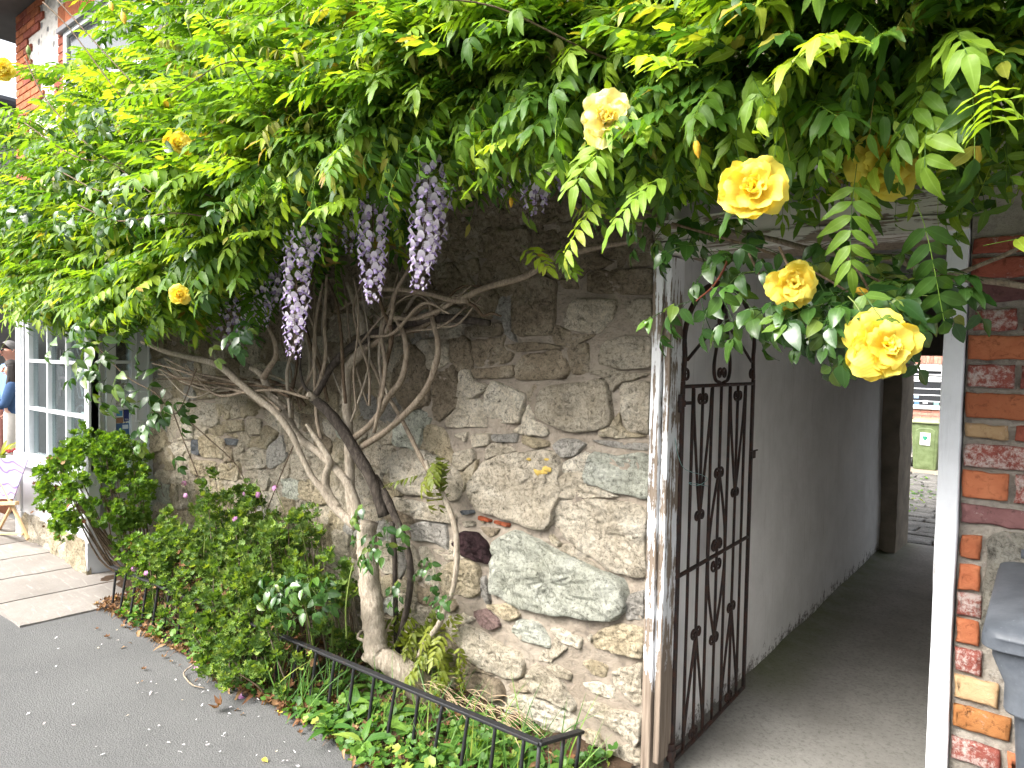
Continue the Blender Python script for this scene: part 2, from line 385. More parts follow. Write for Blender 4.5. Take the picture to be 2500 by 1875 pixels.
LF = dict(
 wist=mat_leaf('wisteria_leaf', [(0, (.036, .092, .016)), (.25, (.070, .155, .020)), (.55, (.135, .245, .026)), (.8, (.215, .330, .034)), (.97, (.31, .41, .045)), (1, (.27, .17, .05))], .43, .46, .3, .3, 1.55),
 young=mat_leaf('young_wisteria_leaf', [(0, (.17, .17, .035)), (.5, (.22, .24, .035)), (1, (.30, .31, .09))], .4, .5, .25, .4, 1.4),
 rose=mat_leaf('rose_leaf', [(0, (.022, .062, .014)), (.5, (.038, .095, .018)), (.85, (.07, .145, .024)), (1, (.15, .20, .04))], .25, .27, .5, .35, 1.5),
 ger=mat_leaf('pelargonium_leaf', [(0, (.050, .100, .024)), (.4, (.095, .170, .036)), (.75, (.155, .245, .050)), (1, (.25, .32, .065))], .35, .55, .25, .25, 1.5),
 bush=mat_leaf('shrub_leaf', [(0, (.065, .14, .018)), (.5, (.11, .215, .026)), (.85, (.17, .29, .032)), (1, (.24, .34, .04))], .35, .5, .3, .2, 1.5),
 weed=mat_leaf('weed_leaf', [(0, (.040, .11, .020)), (.5, (.075, .17, .028)), (.9, (.13, .235, .035)), (1, (.26, .29, .05))], .35, .45, .3, .35, 1.5),
 dead=mat_leaf('dead_leaf', [(0, (.10, .045, .022)), (.5, (.19, .095, .045)), (1, (.30, .19, .10))], .2, .8, .15, .3, 1.2),
 pink=mat_leaf('pink_petal', [(0, (.50, .20, .48)), (1, (.66, .38, .62))], .3, .6, .2, .1, 1.0),
)
def mat_petal(name, c0, c1, trans=.4, tc=(1.2, 1.0, .3)):
    b = NB(name); a = b.attr(); r_ = b.objrand(); vv = b.coord()
    c = b.ramp(a[1], [(0, c0), (1, c1)])
    f = b.noise(vv, 45, 5); wv = b.math('SINE', b.math('MULTIPLY', a[0], 40.0))
    hv = b.n('ShaderNodeHueSaturation'); b.l(c, hv.inputs['Color']); b.l(b.math('MULTIPLY_ADD', r_, .2, .88), hv.inputs['Value'])
    n = b.bump(wv, .12, .002, b.bump(f, .5, .004)); b.pbr(hv.outputs[0], .55, n, .25)
    tr = b.n('ShaderNodeBsdfTranslucent'); m = b.n('ShaderNodeMix', data_type='RGBA', blend_type='MULTIPLY'); m.inputs[0].default_value = 1
    b.l(hv.outputs[0], m.inputs[6]); m.inputs[7].default_value = (*tc, 1); m.clamp_result = True; b.l(m.outputs[2], tr.inputs['Color'])
    mx = b.n('ShaderNodeMixShader'); mx.inputs[0].default_value = trans; b.l(b.p.outputs[0], mx.inputs[1]); b.l(tr.outputs[0], mx.inputs[2])
    return b.done(mx)
M_ROSE = mat_petal('yellow_rose_petal', (.80, .58, .035), (.86, .76, .14))
M_ROSE2 = mat_petal('faded_rose_petal', (.74, .62, .16), (.86, .80, .38))
M_WSTD = mat_petal('wisteria_standard', (.64, .56, .70), (.87, .84, .87), .35, (1.05, 1, 1.1))
M_WKEEL = mat_petal('wisteria_keel', (.46, .36, .64), (.56, .46, .73), .3, (1.05, .9, 1.2))
M_STEMG = mat_plain('green_stem', (.14, .19, .04), .6, .25, 20)
M_STEMR = mat_plain('red_stem', (.16, .045, .025), .5, .3, 20)
# ================================================================== setting: ground
def grid_mesh(x0, x1, y0, y1, nx, ny, fz):
    X = np.linspace(x0, x1, nx); Y = np.linspace(y0, y1, ny)
    V = [(x, y, fz(x, y)) for y in Y for x in X]
    F = np.array([(j*nx+i, j*nx+i+1, (j+1)*nx+i+1, (j+1)*nx+i) for j in range(ny-1) for i in range(nx-1)])
    return np.array(V), F
V = [(x, y, z) for y, z in ((-120, -.03), (4.9, -.03), (5.0, -.09), (15.4, -.66), (120, -.9)) for x in (-120, 120)]
F = np.array([(2*i, 2*i+1, 2*i+3, 2*i+2) for i in range(4)])
tag(link('ground', npmesh('ground', np.array(V), F, M_ASPH, False)), kind='structure')
V, F = grid_mesh(-14, 6, -7.9, 4.9, 90, 70, lambda x, y: .006*noise.noise(Vector((x*.8, y*.8, 0)))-.004)
tag(link('pavement', npmesh('pavement', V, F, M_ASPH)), kind='structure')
# planting bed: soil between the asphalt and the wall
def bed_edge(x): return -.62-.05*noise.noise(Vector((x*1.7, 3, 0)))-.02*noise.noise(Vector((x*9, 1, 0)))
V = []; F = []; XS = np.linspace(-5.4, -1.28, 120); NB_ = 16
for x in XS:
    e = bed_edge(x) if x < -2.0 else bed_edge(x)*(1-max(0, (x+1.62))*.5)
    for j in range(NB_):
        t = j/(NB_-1); y = e*(1-t)
        V.append((x, y, (-.008 if j == 0 else .012+.05*t+.022*noise.noise(Vector((x*8, y*8, 2))))))
F = np.array([(i*NB_+j, (i+1)*NB_+j, (i+1)*NB_+j+1, i*NB_+j+1) for i in range(len(XS)-1) for j in range(NB_-1)])
tag(link('planting_bed', npmesh('planting_bed', np.array(V), F, M_SOIL)), kind='structure')
# stone slabs in front of the shop
sp = bpy.data.objects.new('slab_path', None); COL.objects.link(sp); tag(sp, kind='structure')
xs = [-4.79, -5.25, -5.72, -6.2, -6.66, -7.1, -7.6, -8.1, -8.7]
ramp_z = lambda x: min(.085, max(.012, .012+.045*(-4.79-x)))
for i in range(len(xs)-1):
    x1, x0 = xs[i]-.008, xs[i+1]+.008; yb, ya = -.30, -1.06
    m = MB(); n = 7
    top = []; 
    for j in range(n):
        t = j/(n-1); y = ya+(yb-ya)*t
        for k in range(n):
            x = x0+(x1-x0)*k/(n-1); ex = .006 if k in (0, n-1) or j in (0, n-1) else 0
            sk = .10*t-.02   # joints run a little askew
            top.append((x+sk*.6+.012*noise.noise(Vector((x*5, y*5, 4))), y+.012*noise.noise(Vector((x*4, y*4, 9))), ramp_z(x)+.004*noise.noise(Vector((x*9, y*9, 1)))-ex))
    Fq = [(j*n+k, j*n+k+1, (j+1)*n+k+1, (j+1)*n+k) for j in range(n-1) for k in range(n-1)]
    b = len(top); rim = [k for k in range(n)]+[j*n+n-1 for j in range(1, n)]+[(n-1)*n+k for k in range(n-2, -1, -1)]+[j*n for j in range(n-2, 0, -1)]
    top += [(top[q][0], top[q][1], -.02) for q in rim]
    Fq += [(rim[q], b+q, b+(q+1) % len(rim), rim[(q+1) % len(rim)]) for q in range(len(rim))]
    m.add(top, Fq); m.build('paving_slab', M_SLAB, sp, smooth=False)
MB().box(-8.7, -4.86, -1.02, -.34, -.02, .0005).build('slab_bedding', M_SOIL, sp)
# passage floor
V, F = grid_mesh(-1.3, -.1, -.03, 4.95, 26, 100, lambda x, y: .006+.006*noise.noise(Vector((x*3, y*3, 7)))+(.02*max(0, 1-(x+1.27)/.07) if x < -1.2 else 0))
tag(link('passage_floor', npmesh('passage_floor', V, F, M_CONC)), kind='structure')

# ================================================================== rubble stone wall
WX0, WX1, WZ1 = -5.45, -1.252, 3.7
def zx(x, z): return np.array([x, z])
A_ = (880, 1050, .33454); B_ = (1050, 1400, .28626); C_ = (950, 600, .39172); L_ = (400, 500, .45208); S_ = (0, 0, 1.0)
HS = [ # (region, material, proudness, outline)
(C_,'cream',.03,[(1080,500),(1130,345),(1240,335),(1400,340),(1390,440),(1300,540),(1150,530)]),
(C_,'cream',.03,[(1480,345),(1640,330),(1645,535),(1540,520),(1490,430)]),
(C_,'brown',.035,[(765,300),(830,210),(960,180),(1025,220),(1020,450),(1000,545),(800,550),(760,520)]),
(C_,'cream',.03,[(1300,690),(1340,590),(1470,570),(1625,575),(1625,755),(1450,765),(1300,735)]),
(C_,'brown',.03,[(790,770),(830,680),(1040,650),(1100,770),(1080,830),(800,835)]),
(C_,'brown',.03,[(1105,650),(1230,600),(1240,780),(1180,800),(1130,790)]),
(C_,'cream',.05,[(890,1000),(960,880),(1180,860),(1330,820),(1355,960),(1360,1100),(1290,1150),(1080,1150),(900,1080)]),
(C_,'brown',.02,[(850,900),(900,860),(950,880),(900,970),(860,975)]),
(C_,'cream',.035,[(600,900),(640,850),(740,880),(840,930),(800,1110),(700,1100),(600,1060)]),
(C_,'cream',.035,[(1430,870),(1625,850),(1625,1170),(1470,1150),(1440,1000)]),
(C_,'grey',.035,[(1010,1250),(1060,1205),(1160,1205),(1215,1240),(1150,1310),(1060,1320)]),
(C_,'green',.03,[(1215,1400),(1260,1290),(1400,1310),(1622,1300),(1617,1580),(1450,1550),(1230,1480)]),
(A_,'cream',.045,[(780,400),(830,320),(900,230),(1100,170),(1340,170),(1440,240),(1420,470),(1380,540),(1370,640),(1320,720),(1100,660),(870,580),(800,510)]),
(C_,'brown',.03,[(270,780),(400,740),(420,860),(420,1000),(300,1100),(270,950)]),
(C_,'brown',.03,[(40,750),(130,620),(220,690),(230,980),(100,1030),(20,900)]),
(C_,'brown',.03,[(500,770),(620,760),(770,740),(760,820),(540,830)]),
(C_,'brown',.03,[(450,500),(690,480),(690,560),(480,570)]),
(C_,'brown',.03,[(280,120),(380,100),(440,180),(450,270),(290,280)]),
(C_,'brown',.03,[(465,100),(540,70),(560,160),(500,190)]),
(C_,'brown',.025,[(700,620),(860,600),(1000,610),(1080,640),(800,660)]),
(C_,'cream',.025,[(400,1175),(490,1160),(485,1195),(430,1200)]),
(C_,'cream',.03,[(500,1180),(620,1170),(620,1240),(510,1260)]),
(C_,'grey',.03,[(630,1180),(800,1170),(790,1230),(650,1220)]),
(C_,'yellow',.03,[(820,1180),(980,1220),(980,1250),(900,1262),(820,1230)]),
(C_,'grey',.02,[(1250,1210),(1600,1230),(1610,1280),(1400,1260)]),
(C_,'cream',.04,[(400,1290),(510,1265),(520,1340),(450,1400),(390,1380)]),
(C_,'cream',.03,[(20,1290),(150,1270),(330,1330),(440,1450),(430,1590),(80,1540),(20,1420)]),
(C_,'brown',.02,[(1060,210),(1170,195),(1180,270),(1080,265)]),
(C_,'red',.02,[(1480,50),(1650,40),(1650,120),(1490,130)]),
(C_,'brown',.02,[(1230,160),(1640,140),(1640,300),(1250,290)]),
(A_,'cream',.035,[(1420,560),(1560,510),(1800,530),(2092,570),(2088,1060),(1950,1065),(1800,1000),(1560,850),(1400,700)]),
(S_,'green',.06,[(1199,1334),(1255,1301),(1298,1324),(1355,1358),(1415,1381),(1502,1421),(1508,1457),(1502,1500),(1485,1517),(1431,1510),(1365,1500),(1262,1489),(1222,1463),(1199,1449),(1195,1390)]),
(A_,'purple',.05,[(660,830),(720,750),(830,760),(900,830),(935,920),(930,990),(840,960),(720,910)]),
(A_,'red',.022,[(850,630),(950,655),(945,675),(852,655)]),
(A_,'red',.022,[(965,660),(1075,685),(1070,710),(968,680)]),
(A_,'brown',.02,[(870,710),(1010,720),(990,760),(940,790),(900,750)]),
(A_,'grey',.03,[(370,700),(440,670),(600,690),(630,790),(620,880),(520,820),(380,800)]),
(A_,'blue',.03,[(720,590),(800,590),(812,610),(740,622)]),
(A_,'yellow',.025,[(1370,770),(1400,760),(1455,830),(1440,860),(1390,830)]),
(A_,'grey',.03,[(870,1080),(905,1070),(940,1270),(915,1285),(880,1200)]),
(A_,'yellow',.035,[(560,1080),(620,980),(760,950),(850,1010),(860,1180),(800,1220),(620,1200)]),
(A_,'grey',.025,[(270,900),(330,860),(340,1000),(280,1100)]),
(A_,'yellow',.025,[(140,1080),(220,1050),(230,1200),(150,1230)]),
(A_,'cream',.02,[(420,860),(480,850),(540,960),(450,1000)]),
(A_,'cream',.02,[(730,670),(820,670),(830,700),(750,710)]),
(A_,'cream',.03,[(240,490),(560,560),(700,640),(680,680),(430,650),(240,580)]),
(B_,'grey',.03,[(1680,200),(1835,150),(1830,410),(1660,400)]),
(B_,'pink',.035,[(350,340),(460,310),(560,400),(580,450),(520,490),(420,460)]),
(B_,'cream',.05,[(230,480),(290,440),(420,520),(560,620),(700,680),(775,770),(740,880),(600,900),(430,820),(300,720),(220,560)]),
(B_,'green',.03,[(680,500),(740,400),(900,440),(1000,560),(1020,640),(900,600),(760,570)]),
(B_,'cream',.03,[(1010,480),(1100,470),(1280,560),(1270,650),(1120,590)]),
(B_,'yellow',.035,[(1370,580),(1440,500),(1640,430),(1822,490),(1817,720),(1640,700),(1400,640)]),
(B_,'yellow',.02,[(1300,760),(1380,730),(1510,800),(1490,900),(1380,870)]),
(B_,'cream',.045,[(800,880),(890,790),(980,860),(1090,940),(1200,1120),(1190,1180),(1050,1100),(880,1060),(830,980)]),
(B_,'cream',.03,[(980,790),(1040,760),(1190,860),(1180,920),(1080,880)]),
(B_,'cream',.02,[(1290,940),(1400,930),(1560,960),(1560,1080),(1380,1020)]),
(B_,'cream',.03,[(1540,850),(1815,770),(1815,1120),(1740,1140),(1580,960)]),
(B_,'cream',.04,[(1290,1130),(1360,1100),(1560,1180),(1805,1240),(1812,1400),(1740,1480),(1560,1340),(1300,1180)]),
(B_,'cream',.05,[(670,1050),(740,1040),(900,1090),(1100,1180),(1210,1250),(1180,1370),(1060,1340),(830,1240),(690,1120)]),
(B_,'green',.03,[(620,1140),(690,1140),(740,1240),(720,1260),(640,1200)]),
(B_,'brown',.05,[(200,900),(420,870),(560,930),(600,1050),(560,1090),(400,1060),(210,960)]),
(B_,'cream',.03,[(380,1120),(560,1110),(590,1170),(560,1210),(400,1200)]),
(B_,'brown',.03,[(660,950),(800,900),(840,1010),(700,1020)]),
(B_,'cream',.04,[(820,1280),(1000,1300),(1180,1420),(1170,1500),(1040,1470),(850,1350)]),
(B_,'yellow',.03,[(1320,1340),(1420,1370),(1470,1480),(1450,1560),(1330,1530)]),
(B_,'cream',.03,[(1500,1500),(1700,1470),(1812,1500),(1812,1655),(1540,1655)]),
(B_,'yellow',.03,[(570,1210),(680,1230),(700,1290),(560,1290)]),
(L_,'yellow',.035,[(185,1260),(230,1240),(310,1270),(315,1370),(200,1360)]),
(L_,'blue',.03,[(320,1262),(390,1268),(388,1300),(330,1296)]),
(L_,'blue',.03,[(140,1270),(185,1275),(190,1355),(145,1340)]),
(L_,'cream',.03,[(415,1350),(480,1310),(540,1330),(540,1420),(430,1430)]),
(L_,'grey',.03,[(550,1310),(640,1240),(660,1380),(560,1430)]),
(L_,'yellow',.03,[(290,1400),(400,1390),(400,1490),(300,1480)]),
(L_,'yellow',.03,[(130,1380),(270,1390),(280,1470),(150,1460)]),
(L_,'cream',.03,[(10,1150),(120,1120),(160,1190),(150,1260),(10,1280)]),
(L_,'cream',.03,[(130,1060),(270,1080),(290,1170),(250,1200),(140,1160)]),
(L_,'yellow',.03,[(300,1170),(420,1160),(430,1220),(310,1230)]),
(L_,'cream',.03,[(440,1150),(530,1160),(520,1240),(450,1240)]),
(L_,'yellow',.03,[(160,960),(280,950),(280,1040),(170,1050)]),
]
wall = thing('stone_wall', 'rubble stone wall of cream and greenish stones under the wisteria, left of the doorway', 'stone wall', (-3.3, 0.2, 0))
V = []; nx, nz = 230, 200
for z in np.linspace(-.05, WZ1, nz):
    for x in np.linspace(WX0, WX1, nx):
        V.append((x, -.004+.016*noise.noise(Vector((x*7, z*7, 0)))+.008*noise.noise(Vector((x*25, z*25, 5))), z))
F = np.array([(j*nx+i, j*nx+i+1, (j+1)*nx+i+1, (j+1)*nx+i) for j in range(nz-1) for i in range(nx-1)])
link('mortar', npmesh('mortar', np.array(V), F, M_MORTAR), wall)
MB().box(WX0, WX1-.002, .04, .38, -.05, WZ1).build('core', M_MORTAR, wall)
def stone_mesh(poly, proud, seed, n=48):
    P = np.array(poly, float); Q = []
    for i in range(len(P)):     # round the corners a little
        a, b = P[i], P[(i+1) % len(P)]; Q += [a*.9+b*.1, a*.5+b*.5, a*.1+b*.9]
    Q = np.array(Q); d = np.r_[0, np.cumsum(np.linalg.norm(np.roll(Q, -1, 0)-Q, axis=1))]
    t = np.linspace(0, d[-1], n, endpoint=False); Q = np.vstack([Q, Q[:1]])
    O = np.c_[np.interp(t, d, Q[:, 0]), np.interp(t, d, Q[:, 1])]
    c = O.mean(0); size = math.sqrt(abs(np.sum(O[:, 0]*np.roll(O[:, 1], -1)-O[:, 1]*np.roll(O[:, 0], -1)))/2)
    for i in range(n):
        k = noise.noise(Vector((O[i, 0]*14, O[i, 1]*14, seed)))
        O[i] = c+(O[i]-c)*(1.07+.10*k)
    proud = proud*.72; bev = min(.2, .006/max(size, .02))
    rings = [(1.03, -.25), (1.0, .35), (1-bev*.5, .75), (1-bev*1.2, .95), (.86, 1.0), (.74, 1.0), (.62, 1.0), (.5, 1.0), (.37, 1.0), (.24, 1.0), (.12, 1.0)] if n > 24 else [(1.03, -.25), (1.0, .35), (1-bev*.5, .75), (1-bev*1.2, .95), (.78, 1.0), (.55, 1.0), (.28, 1.0)]
    V = []; tx, tz = rnd(-.25, .25), rnd(-.25, .25)
    amp = min(.024, size*.13)
    for s, h in rings:
        for i in range(n):
            p = c+(O[i]-c)*s
            y = -proud*h
            if h > .5: y += amp*(.8*noise.noise(Vector((p[0]*10, p[1]*10, seed)))+.7*(.4-abs(noise.noise(Vector((p[0]*24+p[1]*9, p[1]*30, seed+3)))*1.6))+.35*noise.noise(Vector((p[0]*75, p[1]*75, seed+7))))+.25*((p[0]-c[0])*tx+(p[1]-c[1])*tz)
            V.append((p[0], y, p[1]))
    V.append((c[0], -proud+amp*noise.noise(Vector((c[0]*11, c[1]*11, seed))), c[1]))
    F = [(r_*n+i, r_*n+(i+1) % n, (r_+1)*n+(i+1) % n, (r_+1)*n+i) for r_ in range(len(rings)-1) for i in range(n)]
    e = (len(rings)-1)*n; F += [(e+i, e+(i+1) % n, len(V)-1) for i in range(n)]
    return V, F
# occupancy of the hand-measured stones on a 1 cm raster of the wall face
RES = .011; gw, gh = int((WX1-WX0)/RES), int(2.7/RES)
GX, GZ = np.meshgrid(WX0+(np.arange(gw)+.5)*RES, (np.arange(gh)+.5)*RES)
occ = np.zeros((gh, gw), bool)
def inpoly(poly, X, Z):
    r_ = np.zeros(X.shape, bool); n = len(poly); j = n-1
    for i in range(n):
        xi, zi = poly[i]; xj, zj = poly[j]
        r_ ^= ((zi > Z) != (zj > Z)) & (X < (xj-xi)*(Z-zi)/(zj-zi+1e-12)+xi); j = i
    return r_
stones = []
for k, (rg, m, pr, pts) in enumerate(HS):
    poly = []
    for (a, b) in pts:
        p = atY(rg[0]+rg[2]*a, rg[1]+rg[2]*b, -pr*.7); poly.append((min(p[0], WX1-.004), max(p[2], -.02)))
    stones.append((poly, m, pr)); occ |= inpoly(poly, GX, GZ)
grow = occ.copy()
for _ in range(1):
    g = grow.copy(); g[1:] |= grow[:-1]; g[:-1] |= grow[1:]; g[:, 1:] |= grow[:, :-1]; g[:, :-1] |= grow[:, 1:]; grow = g
# the rest: irregular rubble grown around random seeds
seeds = []
zc = .03; row = 0
while zc < 2.62:
    hh = rnd(.10, .16); x = WX0+rnd(0, .15)
    while x < WX1:
        ww = rnd(.11, .27); sx, sz = x+ww/2, zc+hh/2+rnd(-.025, .025)
        i, j = int((sz)/RES), int((sx-WX0)/RES)
        if 0 <= i < gh and 0 <= j < gw and not grow[i, j]: seeds.append((sx, sz, ww, hh))
        x += ww
    zc += hh; row += 1
best = np.full((gh, gw), 1e9); own = np.full((gh, gw), -1)
for k, (sx, sz, ww, hh) in enumerate(seeds):
    d = np.maximum(np.abs(GX-sx)/ww, np.abs(GZ-sz)/hh)*.75+.25*np.hypot((GX-sx)/ww, (GZ-sz)/hh)
    q = d < best; best[q] = d[q]; own[q] = k
own[grow] = -1
for k, (sx, sz, ww, hh) in enumerate(seeds):
    m = own == k
    if m.sum() < 9: continue
    cx, cz = GX[m].mean(), GZ[m].mean(); poly = []
    for a in np.linspace(0, 2*PI, 18, endpoint=False):
        r_ = 0.0
        while r_ < .5:
            i, j = int((cz+math.sin(a)*r_)/RES), int((cx+math.cos(a)*r_-WX0)/RES)
            if not (0 <= i < gh and 0 <= j < gw) or not m[i, j]: break
            r_ += RES
        r_ = max(.012, r_-.006); poly.append((cx+math.cos(a)*r_, cz+math.sin(a)*r_))
    u_ = random.random()
    mt = ('cream' if u_ < .45 else 'brown' if u_ < .62 else 'grey' if u_ < .66 else 'yellow' if u_ < .93 else 'green')
    if cx > -3.9 and cz > 1.55 and mt in ('yellow', 'green'): mt = 'brown'
    stones.append((poly, mt, rnd(.012, .04)))
print('stones', len(stones))
# the 300 lowest (those in view) as stones of their own; the few hidden above the vine are joined
stones.sort(key=lambda s: np.mean([p[1] for p in s[0]])+.15*abs(np.mean([p[0] for p in s[0]])+2.2))
rest = MB()
for k, (poly, m, pr) in enumerate(stones):
    V, F = stone_mesh(poly, pr, k*1.7, 52 if k < 150 else 30)
    if k < 299: link('stone', npmesh('stone', np.array(V), F, ST[m]), wall)
    else: rest.add(V, F)
if rest.V: tag(rest.build('hidden_stones', ST['brown'], wall, smooth=True), kind='stuff')
# patches of yellow lichen on the big block
M_LICH = mat_plain('yellow_lichen', (.46, .33, .09), .95, .3, 60, .1, .8, .004)
for (a, b, r_) in [(1290, 305, .030), (1345, 288, .026), (1345, 215, .016), (1215, 215, .012), (1330, 310, .022)]:
    p = atY(880+.33454*a, 1050+.33454*b, -.045); m = MB(); n = 11; V = [(p[0], p[1]-.006, p[2])]
    for i in range(n):
        t = 2*PI*i/n; q = r_*(1+.5*noise.noise(Vector((math.cos(t)*2, math.sin(t)*2, a)))); V.append((p[0]+q*math.cos(t), p[1]+.014, p[2]+q*.6*math.sin(t)))
    m.add(V, [(0, 1+i, 1+(i+1) % n) for i in range(n)]); m.build('lichen', M_LICH, wall, smooth=True)

# ================================================================== brick wall right of the doorway
bw = thing('brick_wall', 'old orange and dark red brick wall with pale mortar right of the doorway', 'brick wall', (.8, .2, 0))
BX0 = -.233
V = []; nx, nz = 110, 220
for z in np.linspace(-.05, 3.7, nz):
    for x in np.linspace(BX0, 2.6, nx):
        V.append((x, .004+.010*noise.noise(Vector((x*9, z*9, 3)))+.005*noise.noise(Vector((x*30, z*30, 5))), z))
F = np.array([(j*nx+i, j*nx+i+1, (j+1)*nx+i+1, (j+1)*nx+i) for j in range(nz-1) for i in range(nx-1)])
link('mortar', npmesh('mortar', np.array(V), F, M_MORTAR2), bw)
MB().box(BX0+.002, 2.6, .035, .38, -.05, 3.7).build('core', M_MORTAR2, bw)
R7 = (1550, 500, .4522); R8 = (1550, 1125, .4522)
BK = [(R7,'red',1812,180,2101,265),(R7,'red',1815,290,2101,400),(R7,'purple',1815,415,2101,525),(R7,'mottled0',1830,560,2065,680),(R7,'orange',1800,705,2101,835),
 (R7,'mottled',1790,860,2050,985),(R7,'orange',1780,1010,2101,1150),(R7,'tan',1775,1175,2020,1255),(R7,'mottled',1765,1285,2101,1410),
 (R7,'orange',1760,1430,2020,1575),(R8,'purple',1755,230,2101,330),(R8,'orange',1745,392,1870,522),(R8,'orange',1735,552,1865,690),
 (R8,'mottled',1730,710,1870,825),(R8,'orange',1725,843,1857,975),(R8,'mottled0',1715,1005,1872,1130),(R8,'tan0',1710,1150,1962,1275),
 (R8,'brown',1705,1310,2032,1430),(R8,'mottled',1690,1480,1980,1600)]
def brick_mesh(x0, x1, z0, z1, proud, seed, r_=.006):
    n = 10; m = 4; V = []; F = []
    lay = [(0, -.3), (0, .55), (.004, .9), (.010, 1.0)]
    O = []
    for i in range(n): O.append((x0+(x1-x0)*i/n, z0))
    for i in range(m): O.append((x1, z0+(z1-z0)*i/m))
    for i in range(n): O.append((x1-(x1-x0)*i/n, z1))
    for i in range(m): O.append((x0, z1-(z1-z0)*i/m))
    N = len(O); cx, cz = (x0+x1)/2, (z0+z1)/2
    for ins, h in lay:
        for (x, z) in O:
            k = .006*noise.noise(Vector((x*28, z*28, seed)))
            xx = cx+(x-cx)*(1-2*min(ins+k+.001, (x1-x0)*.2)/(x1-x0)); zz = cz+(z-cz)*(1-2*min(ins+k+.001, (z1-z0)*.2)/(z1-z0))
            V.append((xx, -proud*h+.004*noise.noise(Vector((x*20, z*20, seed+2))), zz))
    for l in range(3):
        F += [(l*N+i, l*N+(i+1) % N, (l+1)*N+(i+1) % N, (l+1)*N+i) for i in range(N)]
    b = len(V); e = 3*N   # inner row
    for i in range(n+1):
        x = x0+.012+(x1-x0-.024)*i/n; V.append((x, -proud+.007*noise.noise(Vector((x*24, cz*24, seed+5))), cz))
    for i in range(n):
        F.append((e+i, e+i+1, b+i+1, b+i))
        F.append((e+n+m+i, e+n+m+i+1, b+n-i-1, b+n-i))
    F += [(e+n+j, e+n+j+1, b+n) for j in range(m)]
    F += [(e+2*n+m+j, e+(2*n+m+j+1) % N, b) for j in range(m)]
    return V, F
zz_ = []
for k, (rg, mt, l, t, r_, b) in enumerate(BK):
    a = atY(rg[0]+rg[2]*l, rg[1]+rg[2]*t, -.012); c = atY(rg[0]+rg[2]*l, rg[1]+rg[2]*b, -.012); d = atY(rg[0]+rg[2]*r_, rg[1]+rg[2]*(t+b)/2, -.012)
    x0 = max(a[0], BX0+.004); z1, z0 = a[2], c[2]
    x1 = d[0] if r_ < 2095 else x0+.235
    m = {'mottled0': 'mottled', 'tan0': 'tan'}.get(mt, mt)
    V, F = brick_mesh(x0, x1, z0, z1, .014, k*3.1); link('brick', npmesh('brick', np.array(V), F, BR[m], True), bw)
    zz_.append((z0, z1, x1, mt))
# the courses go on to the right, out of the picture and behind the bin
for (z0, z1, xs_, mt) in zz_:
    x = xs_+.014
    lim = 1.4
    while x < lim:
        wd = rnd(.10, .13) if random.random() < .4 else rnd(.20, .24)
        if z0 > 1.16 or z1 < .55 or x > .1+.35:
            mm = random.choice(['orange', 'orange', 'mottled', 'red', 'brown', 'purple'])
            V, F = brick_mesh(x, x+wd, z0, z1, rnd(.008, .016), x*7+z0*13); link('brick', npmesh('brick', np.array(V), F, BR[mm], True), bw)
        x += wd+.014
# a big pale stone let into the brickwork
p0 = atY(1550+.4522*1925, 1125+.4522*395, -.012); p1 = atY(1550+.4522*1925, 1125+.4522*960, -.012)
V, F = stone_mesh([(p0[0], p1[2]), (p0[0]+.34, p1[2]-.01), (p0[0]+.35, p0[2]+.005), (p0[0]+.005, p0[2])], .018, 3.3)
link('stone', npmesh('stone', np.array(V), F, mat_stone('lichen_stone', (.33, .30, .24), (.46, .43, .36), (.57, .55, .49), moss=(.42, .34, .12))), bw)

# ================================================================== door frame
df = thing('door_frame', 'old white wooden door frame with flaking paint around the passage doorway', 'door frame', (-.75, 0, 0))
def plank(name, x0, x1, y0, y1, z0, z1, mat, seed, parent, axis=2, wob=.003, bev=.004):
    """a weathered board: long edges waver a little"""
    n = 40; V = []; F = []
    for i in range(n+1):
        t = i/n
        for (a, b) in ((0, 0), (1, 0), (1, 1), (0, 1)):
            if axis == 2:
                x = (x0, x1)[a]; y = (y0, y1)[b]; z = z0+(z1-z0)*t
                V.append((x+wob*noise.noise(Vector((z*3.0, a*5+seed, 0)))+wob*.6*noise.noise(Vector((z*17, a*5+seed, 3))), y+wob*noise.noise(Vector((z*3.3, b*7+seed, 9))), z))
            else:
                x = x0+(x1-x0)*t; z = (z0, z1)[a]; y = (y0, y1)[b]
                V.append((x, y+wob*noise.noise(Vector((x*3.3, b*7+seed, 9))), z+wob*noise.noise(Vector((x*3, a*5+seed, 0)))+wob*noise.noise(Vector((x*15, a*5+seed, 3)))))
    for i in range(n):
        for j in range(4): F.append((i*4+j, i*4+(j+1) % 4, (i+1)*4+(j+1) % 4, (i+1)*4+j))
    F += [(0, 3, 2, 1), (n*4, n*4+1, n*4+2, n*4+3)]
    m = MB(); m.add(V, F); return m.build(name, mat, parent, bevel=bev)
plank('jamb', -1.247, -1.207, -.030, .10, .02, 2.052, M_PEEL, 1, df)
plank('jamb_stop', -1.2055, -1.178, -.012, .10, .09, 2.05, M_PEEL, 5, df)
plank('jamb_facing', -.291, -.236, -.030, .11, 0, 2.06, M_PEEL2, 9, df)
plank('lintel', -1.262, -.238, -.034, .12, 2.055, 2.105, M_PEEL3, 13, df, axis=0, wob=.005)
plank('lintel', -1.25, -.240, -.022, .12, 2.108, 2.19, M_PEEL3, 17, df, axis=0, wob=.006)
plank('lintel_soffit', -1.172, -.295, .122, .30, 2.06, 2.16, M_BARK3, 21, df, axis=0)

